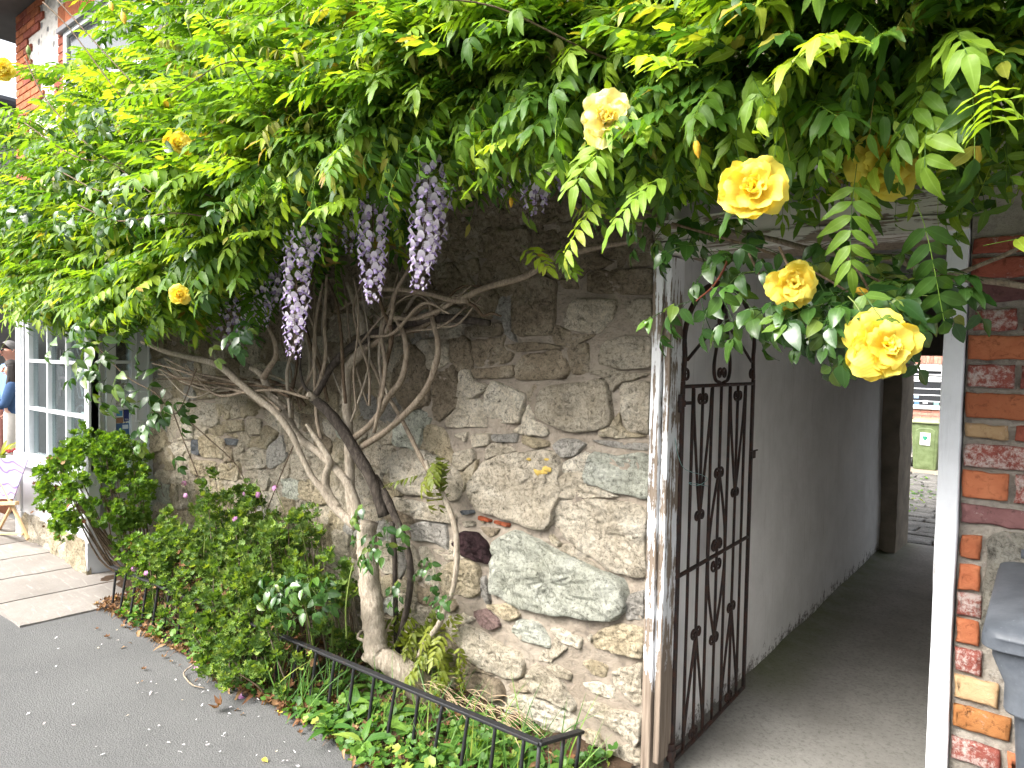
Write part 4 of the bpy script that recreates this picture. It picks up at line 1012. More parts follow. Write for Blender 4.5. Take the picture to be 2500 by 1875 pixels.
# things displayed in the window: pale wire wreaths and cards
for k in range(9):
    m = MB(); cx, cz, r_ = rnd(xc+.08, xe-.05), rnd(zr3+.05, zr1+.3), rnd(.05, .11)
    for q in range(3):
        m.tube([(cx+r_*math.cos(a)*(1+.25*math.sin(3*a+q)), SY+.12+.03*q, cz+r_*math.sin(a+q*.4)) for a in np.linspace(0, 2*PI, 12)], .006, 5, k=3)
    m.build('wire_wreath', mat_plain('wreath_grey', (.62, .65, .66) if k % 3 else (.18, .2, .22), .6), bay, smooth=True)
for k in range(4):
    cx, cz = rnd(xd+.05, xe-.2), rnd(zr3+.05, zr1+.1); MB().box(cx, cx+rnd(.08, .14), SY+.07, SY+.072, cz, cz+rnd(.06, .12)).build('card', mat_plain('white_card', (.75, .76, .75), .7), bay)
# stone plinth under the bay
x = SX1-.02; 
while x > xa+.05:
    wd = rnd(.28, .5); x0 = max(x-wd, xa+.12)
    V, F = stone_mesh([(x0, .0), (x-.004, .0), (x-.008, .285), (x0+.006, .29)], .03, x*5, 20)
    link('plinth_stone', npmesh('plinth_stone', np.array([(a, SY+.02+b, c_) for a, b, c_ in V]), F, ST[random.choice(['cream', 'yellow', 'cream'])]), sh); x -= wd
MB().box(xa+.1, SX1-.03, SY+.02, -.02, -.02, .29).build('plinth_core', M_MORTAR2, sh)
MB().box(xa-.01, xa+.12, SY-.015, SY+.1, .0, .298).build('post_foot', mat_plain('grey_post_foot', (.62, .64, .65), .6), sh, bevel=.006)
MB().box(SX1-.035, SX1-.005, SY-.0, -.02, .02, .27).build('plinth_board', M_WHITE, sh, bevel=.004)
# upper storey
FX0 = atY(40, 60, 0)[0]; FX1 = -5.46
b = NB('flint_render'); v = b.coord(); vo = b.n('ShaderNodeTexVoronoi'); vo.inputs['Scale'].default_value = 13; b.l(v, vo.inputs['Vector'])
ss = b.noise(v, 30, 6, .7); s2 = b.n('ShaderNodeSeparateColor'); b.l(vo.outputs['Color'], s2.inputs[0])
cc = b.ramp(s2.outputs[0], [(.42, (.62, .59, .54)), (.5, (.38, .36, .34)), (.68, (.12, .12, .125)), (.85, (.46, .43, .39))]); cc = b.mix(b.ramp(vo.outputs['Distance'], [(.38, (0, 0, 0)), (.5, (1, 1, 1))]), cc, (.63, .60, .55))
b.pbr(cc, .85, b.bump(ss, .5, .01, b.bump(vo.outputs['Distance'], .8, .03)), .2); M_FLINT = b.done()
MB().box(FX0+.01, FX1, .012, 4.0, -.02, 5.02).build('wall', M_FLINT, sh)
uw0, uw1 = atY(158, 160, 0)[0], FX1-.05; uz1 = atY(158, 75, 0)[2]; uz0 = uz1-1.25
z = 2.5; c = 0
while z < 5.0:
    L = .36 if (int(c/5) % 2) else .66
    x = FX0; first = True
    while x < FX0+L-.05:
        wd = .11 if (c % 2 and first) else .215; first = False
        MB().box(x+.004, x+wd-.006, -.008, .05, z+.004, z+.068).build('brick', BR['orange' if random.random() < .65 else 'red'], sh, bevel=.003, seg=1); x += wd
    if uz0-.1 < z < uz1+.0:     # brick dressing beside the window
        L = .24 if (int(c/4) % 2) else .14
        MB().box(uw0-L, uw0-.004, -.008, .05, z+.004, z+.068).build('brick', BR['red'], sh, bevel=.003, seg=1)
    z += .074; c += 1
n = 11
for k in range(n):
    a = uw0-.14+(uw1-uw0+.2)*k/n; MB().box(a+.004, a+(uw1-uw0+.2)/n-.005, -.010, .05, uz1+.015, uz1+.24).build('brick', BR['orange'], sh, bevel=.003, seg=1)
uf = window_frame(uw0, uw1, uz0, uz1, .035, .07, .05, M_WHITE, sh, rails=(uz0+.62,))
MB().box(uw0+.06, uw1-.06, .008, .011, uz0+.06, uz1-.06).build('pane', M_DGLASS, uf)
m = MB(); xm = (uw0+uw1)/2; m.box(xm-.015, xm+.015, -.0, .007, uz0+.07, uz1-.07); m.build('glazing_bar', M_WHITE, uf)
m = MB(); m.box(uw0-.06, uw1+.05, -.05, .03, uz1-.03, uz1+.01); m.build('drip_board', mat_plain('grey_drip', (.2, .2, .21), .7), uf)
m = MB(); m.box(FX0-.75, FX1+.2, -.42, 4.1, 5.02, 5.12); m.tube([(FX0-.75, -.47, 5.03), (FX1+.2, -.47, 5.03)], .07, 10, k=1); m.build('eaves', mat_plain('dark_eaves', (.07, .065, .062), .7), sh)
m = MB(); m.prism([(-.4, 5.13), (2.0, 6.6), (4.1, 5.13)], 0, FX0-.7, FX1+.2); m.build('roof', mat_plain('slate', (.10, .10, .11), .8, .3, 30), sh)

# ================================================================== far side of the street
tb = thing('terrace_building', 'dim grey building with dark gutter beyond the people on the street', 'building', (-17, 1, 0))
zt = at(20, 252, 0, -15)[2]
MB().box(-22, -15, -2, 7, -.02, zt-.05).build('wall', mat_plain('painted_shade_wall', (.085, .08, .075), .9, .4, 3), tb)  # dark wall colour stands in for the awning shade below the boards
for k in range(14):
    z = zt-.15-k*.16; MB().box(-15.03-.0, -14.985, -2, 7, z-.145, z).build('weatherboard', mat_plain('board_grey', (.22, .215, .20), .85, .2, 5) if k == 0 else bpy.data.materials['board_grey'], tb)
m = MB(); m.tube([(-14.9, -2, zt), (-14.9, 7, zt)], .09, 8, k=1); m.build('gutter', mat_plain('gutter_black', (.05, .052, .058), .5), tb)
MB().box(-15.02, -14.97, -1.2, 1.6, 2.05, 2.15).build('fascia_board', mat_plain('pale_strip', (.55, .52, .44), .8), tb)

# ================================================================== easel with print, potted plant
wood = mat_plain('beech_wood', (.47, .31, .16), .55, .2, 10, .3, .2)
ea = thing('easel', 'folding beech wood easel standing on the slabs by the shop', 'easel', (-6.3, -.55, .06))
q = lambda px, py, y: tuple(atY(px, py, y))
m = MB(); m.bar(q(-2, 1165, -.62), q(69, 1317, -.55), .03, .022, (0, 1, 0)); m.build('leg', wood, ea, bevel=.004)
m = MB(); m.bar(q(26, 1240, -.60), q(-12, 1312, -.48), .026, .02, (0, 1, 0)); m.build('leg', wood, ea, bevel=.004)
m = MB(); m.bar(q(-40, 1165, -.62), q(-85, 1317, -.55), .03, .022, (0, 1, 0)); m.build('leg', wood, ea, bevel=.004)
m = MB(); m.bar(q(-40, 1231, -.62), q(42, 1228, -.62), .03, .03, (0, 1, 0)); m.build('crossbar', wood, ea, bevel=.004)
m = MB(); m.bar(q(-80, 1302, -.57), q(58, 1303, -.57), .02, .02, (0, 1, 0)); m.build('crossbar', wood, ea, bevel=.004)
# the print: pale lilac sheet with a swirl of purple strokes
b = NB('lilac_print'); v = b.coord(); w_ = b.n('ShaderNodeTexWave', wave_type='RINGS'); w_.inputs['Scale'].default_value = 2.1; w_.inputs['Distortion'].default_value = 7; w_.inputs['Detail'].default_value = 2; b.l(v, w_.inputs['Vector'])
cc = b.ramp(w_.outputs['Fac'], [(.2, (.34, .30, .44)), (.5, (.38, .35, .46)), (.72, (.12, .075, .24)), (.86, (.37, .29, .42))]); b.pbr(cc, .6, None, .2); M_PRINT = b.done()
P = [q(-90, 1118, -.66), q(68, 1121, -.66), q(32, 1218, -.60), q(-60, 1218, -.60)]
nrm = np.cross(np.array(P[1])-P[0], np.array(P[3])-P[0]); nrm /= np.linalg.norm(nrm)
m = MB(); m.add(P+[tuple(np.array(p)+nrm*.008*(1 if nrm[1] > 0 else -1)) for p in P], [(0, 1, 2, 3), (7, 6, 5, 4), (0, 4, 5, 1), (1, 5, 6, 2), (2, 6, 7, 3), (3, 7, 4, 0)])
tag(m.build('art_print', M_PRINT), 'lilac print board with purple swirls propped on the wooden easel', 'print')
pp = thing('potted_plant', 'potted plant with yellow green strap leaves and red flowers behind the easel', 'potted plant', (-7.0, -.3, 0))
pc_ = CAM+7.0*ray(4, 1115)
loft([[(pc_[0]+r_*math.cos(a), pc_[1]+r_*math.sin(a), z) for a in np.linspace(0, 2*PI, 14, endpoint=False)] for r_, z in ((.08, .0), (.11, .30), (.12, .31), (.12, .35), (.10, .35))]).build('pot', mat_plain('terracotta', (.33, .14, .08), .85), pp, smooth=False)
MB().tube([(pc_[0], pc_[1], .30), (pc_[0], pc_[1], pc_[2]+.02)], .05, 8).build('root_crown', M_STEMG, pp, smooth=True)
for k in range(12):
    a = rnd(0, 2*PI); L = rnd(.22, .38); d = np.array([math.cos(a), math.sin(a), 0]); s_ = np.array([-math.sin(a), math.cos(a), 0]); V = []
    for t in np.linspace(0, 1, 7):
        c_ = pc_+d*L*.75*t+np.array([0, 0, L*(1.0*t-.55*t*t)]); wd = .016*(1-t**2)+.001
        V += [c_-s_*wd, c_+np.array([0, 0, -.004]), c_+s_*wd]
    F = [(i*3+j, i*3+j+1, i*3+j+4, i*3+j+3) for i in range(6) for j in range(2)]
    o = link('strap_leaf', npmesh('strap_leaf', np.array(V), F, LF['young'], True, attr=np.tile([.5, .5, rnd(0, 1)], (len(V), 1))), pp)
for k in range(5):
    a = rnd(0, 2*PI); c_ = pc_+np.array([.13*math.cos(a), .13*math.sin(a), rnd(-.02, .06)]); m = MB()
    for j in range(7):
        b_ = rnd(0, 6.3); m.tube([c_, c_+np.array([.03*math.cos(b_), .03*math.sin(b_), rnd(0, .025)])], [.004, .012], 6)
    m.build('red_flower', mat_plain('red_bloom', (.30, .03, .035), .6) if k == 0 else bpy.data.materials['red_bloom'], pp, smooth=True)

# ================================================================== the couple on the street
def skin_obj(name, pts, edges, rad, mat, parent, sub=2, root=0):
    me = bpy.data.meshes.new(name); me.from_pydata([tuple(p) for p in pts], edges, []); me.update(); me.materials.append(mat)
    o = link(name, me, parent); md = o.modifiers.new('skin', 'SKIN'); md.use_smooth_shade = True
    if not me.skin_vertices: me.attributes
    for i, v_ in enumerate(me.skin_vertices[0].data): v_.radius = rad[i] if isinstance(rad[i], tuple) else (rad[i], rad[i]); v_.use_root = (i == root)
    s = o.modifiers.new('subdivision', 'SUBSURF'); s.levels = sub; s.render_levels = sub
    return o
def human(label, base, h, yaw, shirt, trousers, hair, skinc, long_hair=False, glasses=False, hand_up=False, trouser2=None):
    t = thing('person', label, 'person', base); s = h/1.75
    ca, sa = math.cos(yaw), math.sin(yaw)
    # local: +x facing forward, +y to the person's left
    def L(x, y, z): return (base[0]+s*(x*ca-y*sa), base[1]+s*(x*sa+y*ca), base[2]+s*z)
    J = dict(pel=(0, 0, .95), waist=(0, 0, 1.10), chest=(0, 0, 1.30), neck0=(-.01, 0, 1.45), neck1=(.0, 0, 1.525), head0=(.032, 0, 1.585), head1=(.012, 0, 1.662))
    side = {}
    for k, y in (('l', 1), ('r', -1)):
        side[k] = dict(hip=(0, .095*y, .90), knee=(.02, .10*y, .50), ank=(-.01, .10*y, .09), toe=(.15, .11*y, .03), sh=(-.01, .185*y, 1.41), elb=(-.03, .24*y, 1.13), wr=(.10, .22*y, .91))
    if hand_up:
        side['l'].update(elb=(.06, .23, 1.14), wr=(.22, .06, 1.25)); side['r'].update(elb=(.05, -.22, 1.13), wr=(.2, -.02, 1.12))
    skm = mat_plain('skin_'+label[:6], skinc, .55, .08, 20)
    pts = []; rad = []; ed = []
    def add(p, r_, par=None):
        pts.append(L(*p)); rad.append(tuple(a*s for a in r_) if isinstance(r_, tuple) else r_*s)
        if par is not None: ed.append((par, len(pts)-1))
        return len(pts)-1
    pel = add(J['pel'], (.13, .10)); wa = add(J['waist'], (.115, .09), pel); ch = add(J['chest'], (.14, .10), wa); n0 = add(J['neck0'], .055, ch); n1 = add(J['neck1'], .045, n0); h0 = add(J['head0'], (.074, .080), n1); h1 = add(J['head1'], (.100, .110), h0)
    for k in 'lr':
        d = side[k]; a = add(d['hip'], .085, pel); b_ = add(d['knee'], .056, a); c_ = add(d['ank'], .04, b_); add(d['toe'], .032, c_)
        a = add(d['sh'], .058, ch); b_ = add(d['elb'], .042, a); w_ = add(d['wr'], .028, b_)
        wv = np.array(d['wr']); fd = wv-np.array(d['elb']); fd /= np.linalg.norm(fd); sd_ = np.cross(fd, [0, 1, 0]) if abs(fd[1]) < .9 else np.array([0, 0, 1.]); sd_ /= np.linalg.norm(sd_); up_ = np.cross(sd_, fd)
        pm = add(tuple(wv+fd*.06), (.036, .02), w_)
        for i, (o_, ln) in enumerate(((-.030, .062), (-.010, .072), (.010, .068), (.029, .052))):
            f1 = add(tuple(wv+fd*.10+sd_*o_), .0095, pm); f2 = add(tuple(wv+fd*(.10+ln*.5)+sd_*o_*1.1-up_*.012), .0085, f1); add(tuple(wv+fd*(.10+ln*.85)+sd_*o_*1.1-up_*.035), .0075, f2)
        t1 = add(tuple(wv+fd*.05-sd_*.045), .011, pm); add(tuple(wv+fd*.085-sd_*.058-up_*.012), .009, t1)
    skin_obj('body', pts, ed, rad, skm, t)
    # clothes follow the same joints
    def cloth(name, chain_list, mat):
        P = []; Rr = []; E = []
        idx = {}
        for ch_ in chain_list:
            prev = None
            for key, p, r_ in ch_:
                if key not in idx: idx[key] = len(P); P.append(L(*p)); Rr.append(tuple(a*s for a in r_) if isinstance(r_, tuple) else r_*s)
                if prev is not None and (prev, idx[key]) not in E: E.append((prev, idx[key]))
                prev = idx[key]
        return skin_obj(name, P, E, Rr, mat, t)
    tm = mat_plain('trousers_'+label[:6], trousers, .85, .12, 12, .1, .4, .01); sm = mat_plain('top_'+label[:6], shirt, .8, .15, 14, .1, .4, .01)
    mid = lambda a, b_, f: tuple(np.array(a)*(1-f)+np.array(b_)*f)
    cloth('trousers', [[('w', (0, 0, 1.12), (.13, .105)), ('p', J['pel'], (.15, .12)), ('h'+k, side[k]['hip'], .103), ('k'+k, side[k]['knee'], .078), ('a'+k, mid(side[k]['knee'], side[k]['ank'], .93), .07)] for k in 'lr'], tm)
    cloth('jacket' if hand_up else 'shirt', [[('b', (0, 0, .90), (.165, .135)), ('w', J['waist'], (.14, .11)), ('c', J['chest'], (.165, .12)), ('s'+k, side[k]['sh'], .074), ('e'+k, side[k]['elb'], .060), ('r'+k, mid(side[k]['elb'], side[k]['wr'], .85), .046)] for k in 'lr']+[[('c', J['chest'], .1), ('n', (-.01, 0, 1.46), .066)]], sm)
    for k in 'lr':
        cloth('shoe', [[('a', mid(side[k]['knee'], side[k]['ank'], .9), .04), ('b', side[k]['ank'], .05), ('c', side[k]['toe'], .042)]], BLK)
    # face
    hc = np.array((.02, 0, 1.64)); m = MB()
    def F3(x, y, z): return L(hc[0]+x, hc[1]+y, hc[2]+z)
    m.tube([F3(.075, 0, .02), F3(.098, 0, -.02), F3(.104, 0, -.032), F3(.085, 0, -.045)], [.008, .012, .015, .01], 8); m.build('nose', skm, t, smooth=True)
    lipm = mat_plain('lip_'+label[:6], tuple(c*f for c, f in zip(skinc, (.75, .45, .45))), .5)
    m = MB(); m.tube([F3(.080, .024, -.068), F3(.089, 0, -.066), F3(.080, -.024, -.068)], [.003, .006, .003], 6); m.build('mouth', lipm, t, smooth=True)
    for y in (-1, 1):
        m = MB(); m.tube([F3(-.005, .082*y, .02), F3(-.012, .090*y, 0), F3(-.0, .083*y, -.03)], [.008, .012, .007], 6); m.build('ear', skm, t, smooth=True)
        m = MB(); m.tube([F3(.083, .034*y+.014, .006), F3(.086, .034*y, .006), F3(.082, .034*y-.014, .006)], [.004, .008, .004], 6); m.build('eye', mat_plain('eye_dark', (.03, .02, .02), .3), t, smooth=True)
    if glasses:
        m = MB()
        for y in (-1, 1): m.tube([F3(.093, .058*y, .006), F3(.102, .034*y, .004), F3(.101, .010*y, .008)], [.012, .017, .008], 8); m.tube([F3(.09, .06*y, .01), F3(-.0, .088*y, .015)], .003, 5)
        m.tube([F3(.1, -.012, .01), F3(.1, .012, .01)], .003, 5); m.build('sunglasses', mat_plain('black_lens', (.008, .008, .01), .15), t, smooth=True)
    hm = mat_plain('hair_'+label[:6], hair, .6, .3, 40, .3, .5, .004)
    # hair cap
    V = []; n1_, n2_ = 16, 9
    for i in range(n2_):
        th = i/(n2_-1)*(1.9)
        for j in range(n1_):
            ph = 2*PI*j/n1_; front = max(0, math.cos(ph)); tt = th*(1-.58*front)
            V.append(F3(-.004+.106*math.sin(tt)*math.cos(ph), .096*math.sin(tt)*math.sin(ph), .016+.110*math.cos(tt)))
    Fh = [(i*n1_+j, i*n1_+(j+1) % n1_, (i+1)*n1_+(j+1) % n1_, (i+1)*n1_+j) for i in range(n2_-1) for j in range(n1_)]
    link('hair', npmesh('hair', np.array(V), Fh, hm), t)
    if long_hair:
        for k in range(26):
            a = rnd(1.0, 2*PI-1.0); m = MB(); c_, s__ = math.cos(a), math.sin(a)
            m.tube([F3(.085*c_, .085*s__, .05), F3(.10*c_-.01, .11*s__, -.06), F3(.11*c_-.01, .14*s__, -.20), F3(.10*c_+rnd(0, .04), .15*s__, -rnd(.36, .5))], [.016, .024, .026, .006], 6, wob=.2, seed=k); m.build('hair_lock', hm, t, smooth=True)
    return t
# two slabs of street beyond: they stand on the paving past the shop
pm_ = CAM+8.9*ray(27, 900); hm_ = (CAM+8.9*ray(28, 834))[2]
pf_ = CAM+8.2*ray(32, 950); hf_ = (CAM+8.2*ray(30, 880))[2]
vt = math.atan2(-.62, -.78)
human('man in sunglasses and light blue shirt walking behind a dark haired woman', (pm_[0], pm_[1], 0), hm_, vt+1.05, (.15, .25, .40), (.12, .05, .04), (.13, .125, .12), (.40, .20, .14), glasses=True)
human('long dark haired woman in denim jacket and white trousers beside the shop', (pf_[0], pf_[1], 0), hf_, vt+.45, (.045, .085, .17), (.42, .40, .37), (.014, .010, .008), (.46, .28, .21), long_hair=True, hand_up=True)

# ================================================================== unseen terrace behind the viewer, added to block low sky and darken the wall
ob = thing('sky_block_terrace', 'unseen rendered terrace behind the viewer, added to block low sky light', 'building', (-2, -20, 0))
MB().box(-26, 14, -24, -17.6, -.03, 5.0).build('wall', mat_plain('sky_block_render', (.42, .40, .36), .9, .12, 2), ob)
m = MB(); m.prism([(-24.2, 5.0), (-20.8, 7.0), (-17.3, 5.0)], 0, -26.2, 14.2); m.build('roof', bpy.data.materials['slate'], ob)
for k in range(9):
    for z0, z1 in ((.9, 2.3), (3.5, 4.7)):
        x = -24+k*4.2; wf = window_frame(x, x+1.1, z0, z1, -17.55, .09, .06, M_WHITE, ob, rails=((z0+z1)/2,)); MB().box(x+.05, x+1.05, -17.585, -17.58, z0+.05, z1-.05).build('pane', M_DGLASS, wf)
# ================================================================== foliage tools
def leaflet(L=.07, W=.026, st=5, fold=.25, curl=.25, wave=.12, seed=0, tip=1.0):
    """blade along +Y, up +Z : stations x 3 columns"""
    T = np.linspace(0, 1, st); V = []; A = []; rs = np.random.default_rng(seed)
    ph = rs.uniform(0, 6.3)
    for t in T:
        wd = W*.5*(math.sin(PI*t**.72)**.8*(1-.18*t)*1.08+.03) if t < 1 else W*.02
        if t == 0: wd = W*.06
        z = -curl*L*t*t
        for a in (-1, 0, 1):
            zz = z+(abs(a)*wd*fold)+(wave*W*.5*math.sin(ph+t*11+a*1.3) if a else 0)
            V.append((a*wd, t*L, zz)); A.append((abs(a), t, 0))
    F = [(i*3+j, i*3+j+1, i*3+j+4, i*3+j+3) for i in range(st-1) for j in range(2)]
    return np.array(V), np.array(F), np.array(A, float)
def rotm(ax, a): return np.array(Matrix.Rotation(a, 3, ax))
def frame(y, up):
    y = np.asarray(y, float); y = y/np.linalg.norm(y); z = np.asarray(up, float); z = z-y*(z @ y)
    if np.linalg.norm(z) < 1e-3: z = np.array([1., 0, 0])-y*y[0]
    z /= np.linalg.norm(z); x = np.cross(y, z); return np.stack([x, y, z], 1)
class LeafMesh:
    def __init__(s): s.V = []; s.F = []; s.A = []; s.n = 0
    def add(s, V, F, A):
        s.V.append(V); s.F.append(F+s.n); s.A.append(A); s.n += len(V)
    def stem(s, P, r_):
        P = np.asarray(P, float); V = []; 
        for p in P:
            for k in range(3): V.append(p+r_*np.array([math.cos(k*2.1), 0, math.sin(k*2.1)]))
        F = [(i*3+j, i*3+(j+1) % 3, (i+1)*3+(j+1) % 3, (i+1)*3+j) for i in range(len(P)-1) for j in range(3)]
        s.add(np.array(V), np.array(F), np.tile([.0, .0, .55], (len(V), 1)))
    def done(s): return np.vstack(s.V), np.vstack(s.F), np.vstack(s.A)
def pinnate(seed, length=.25, pairs=5, L=.07, W=.027, arc=.3, droop=.2, spread=62, jit=.12, fold=.25, curl=.25, wave=.14, start=.25, st=5):
    """a compound leaf: rachis along +Y with paired leaflets"""
    rs = np.random.default_rng(seed); lm = LeafMesh()
    pos = lambda t: np.array([.03*length*math.sin(t*3+seed), length*t*(1-.12*arc*t), -arc*length*t*t])
    lm.stem([pos(t) for t in np.linspace(0, 1, 6)], .0011)
    sts = [(start+(.93-start)*i/(pairs-1), s) for i in range(pairs) for s in (-1, 1)]+[(1.0, 0)]
    for t, s in sts:
        p = pos(t); d = (pos(min(1, t+.01))-pos(t-.01)); d /= np.linalg.norm(d)
        sz = (.75+.4*math.sin(PI*(.15+.75*t)))*rs.uniform(.86, 1.12) if s else rs.uniform(.95, 1.2)
        V, F, A = leaflet(L*sz, W*sz*rs.uniform(.9, 1.1), st, fold*rs.uniform(.5, 1.4), curl*rs.uniform(.2, 1.8), wave, rs.integers(1e6))
        B = frame(d, (0, 0, 1)); a = -s*R(spread*rs.uniform(.8, 1.15)-18*t) if s else R(rs.uniform(-12, 12))
        M = B @ rotm('Z', a) @ rotm('X', -droop*rs.uniform(.2, 1.7)-.05) @ rotm('Y', s*rs.uniform(-.1, .45)+rs.uniform(-jit, jit))
        V = V @ M.T+p; A[:, 2] = rs.uniform(-.07, .07); lm.add(V, F, A)
    return lm.done()
def lobed(seed, r_=.022, lobes=5, ruffle=.25, cup=.25, teeth=.12):
    """round lobed leaf on a short stalk, face +Z, stalk along -Y"""
    rs = np.random.default_rng(seed); n = lobes*2+2; V = [(0, 0, 0)]; A = [(0, 0, 0)]
    for ring, f in ((0, .55), (1, 1.0)):
        for i in range(n+1):
            a = -PI/2+.35+(2*PI-.7)*i/n; rad = r_*f*(1+(teeth*(1 if i % 2 else -1) if ring else 0)+rs.uniform(-.06, .06)*ring)
            V.append((rad*math.cos(a), rad*math.sin(a)+r_*.2, cup*r_*f*f+ruffle*r_*f*f*.6*(1 if i % 2 else -1)+rs.uniform(-.08, .08)*r_)); A.append((.3+.5*f, f*.6, 0))
    k = n+1; F = [(0, 1+i, 2+i, 3+i) for i in range(0, n-1, 2)]
    F += [(1+i, 1+k+i, 2+k+i, 2+i) for i in range(n)]
    V = np.array(V); A = np.array(A, float); lm = LeafMesh(); lm.add(V, np.array(F), A); lm.stem([(0, .0, -.0005), (0, -.02, -.012), (0, -.035, -.03)], .0009)
    return lm.done()
def simple_leaf(seed, L, W, fold=.2, curl=.3, wave=.1):
    V, F, A = leaflet(L, W, 6, fold, curl, wave, seed); lm = LeafMesh(); lm.add(V+np.array([0, .012, 0]), F, A); lm.stem([(0, 0, 0), (0, .012, 0)], .0009); return lm.done()
def visible_size(p, s):
    x, y, z = proj(p)
    if z < .1 or x < -60 or x > PW+60 or y < -80 or y > PH+80: return 0
    return s/z
def foliage(root, variants, mat, placements, nobj=300, leafname='leaf', stuffname='foliage', parent=None, lo=None):
    """placements: (pos, dir, up, scale, weight). The largest in view become leaves of their own, the rest one mesh."""
    parent = parent or root
    pl = sorted(placements, key=lambda q: -visible_size(q[0], q[3])*q[4])
    mes = [npmesh(leafname, V, F, mat, True, attr=A) for V, F, A in variants]
    inv = Matrix.Translation(-wt(parent))
    for q in pl[:nobj]:
        k = random.randrange(len(mes)); o = bpy.data.objects.new(leafname, mes[k]); COL.objects.link(o); o.parent = parent; o.matrix_parent_inverse = inv
        B = frame(q[1], q[2])*q[3]; M = Matrix.Identity(4)
        for i in range(3):
            for j in range(3): M[i][j] = B[i, j]
            M[i][3] = q[0][i]
        o.matrix_basis = M
    rest = pl[nobj:]
    if rest:
        Vs = []; Fs = []; As = []; n = 0
        lo = lo or variants
        for q in rest:
            V, F, A = lo[random.randrange(len(lo))]; B = frame(q[1], q[2])*q[3]
            Vs.append(V @ B.T+np.asarray(q[0])); Fs.append(F+n); a = A.copy(); a[:, 2] += random.random(); As.append(a); n += len(V)
        o = link(stuffname, npmesh(stuffname, np.vstack(Vs), np.vstack(Fs), mat, True, attr=np.vstack(As)), parent); o['kind'] = 'stuff'
    return pl

# ================================================================== wisteria: trunk and limbs
ws = thing('wisteria', 'old wisteria with pale twisted trunk, hanging lilac flowers and bright green leafy canopy', 'wisteria', (-2.42, -.12, .0))
Z5 = lambda a, b: (600+.4521*a, 1125+.4521*b)
Z4 = lambda a, b: (400+.4521*a, 500+.4521*b)
ZC = lambda a, b: (950+.39172*a, 600+.39172*b)
Z7 = lambda a, b: (1550+.4522*a, 500+.4522*b)
def path(fn, pts, y0, y1=None):
    y1 = y0 if y1 is None else y1; out = []
    for i, p in enumerate(pts):
        t = i/max(1, len(pts)-1); yy = p[2] if len(p) > 2 else y0+(y1-y0)*t
        px = fn(p[0], p[1]); out.append(atY(px[0], px[1], yy))
    return out
def limb(name, P, rad, mat, n=8, wob=.18, k=6, parent=None):
    m = MB(); m.tube(P, rad, n, k=k, wob=wob, seed=rnd(0, 50)); return m.build(name, mat, parent or ws, smooth=True)
trunk = path(Z5, [(1010, 1330, -.10), (975, 1260, -.13), (900, 1180, -.18), (800, 1100, -.23), (715, 1052, -.26), (700, 1000, -.26), (695, 900, -.25), (680, 760, -.24), (664, 600, -.23), (656, 480, -.22), (655, 390, -.21), (668, 330, -.20)], 0)
trunk[0][2] = min(trunk[0][2], .03)
limb('trunk', trunk, [.085, .074, .062, .056, .058, .058, .054, .053, .051, .050, .048, .042], M_BARK, 16, .22, 8)
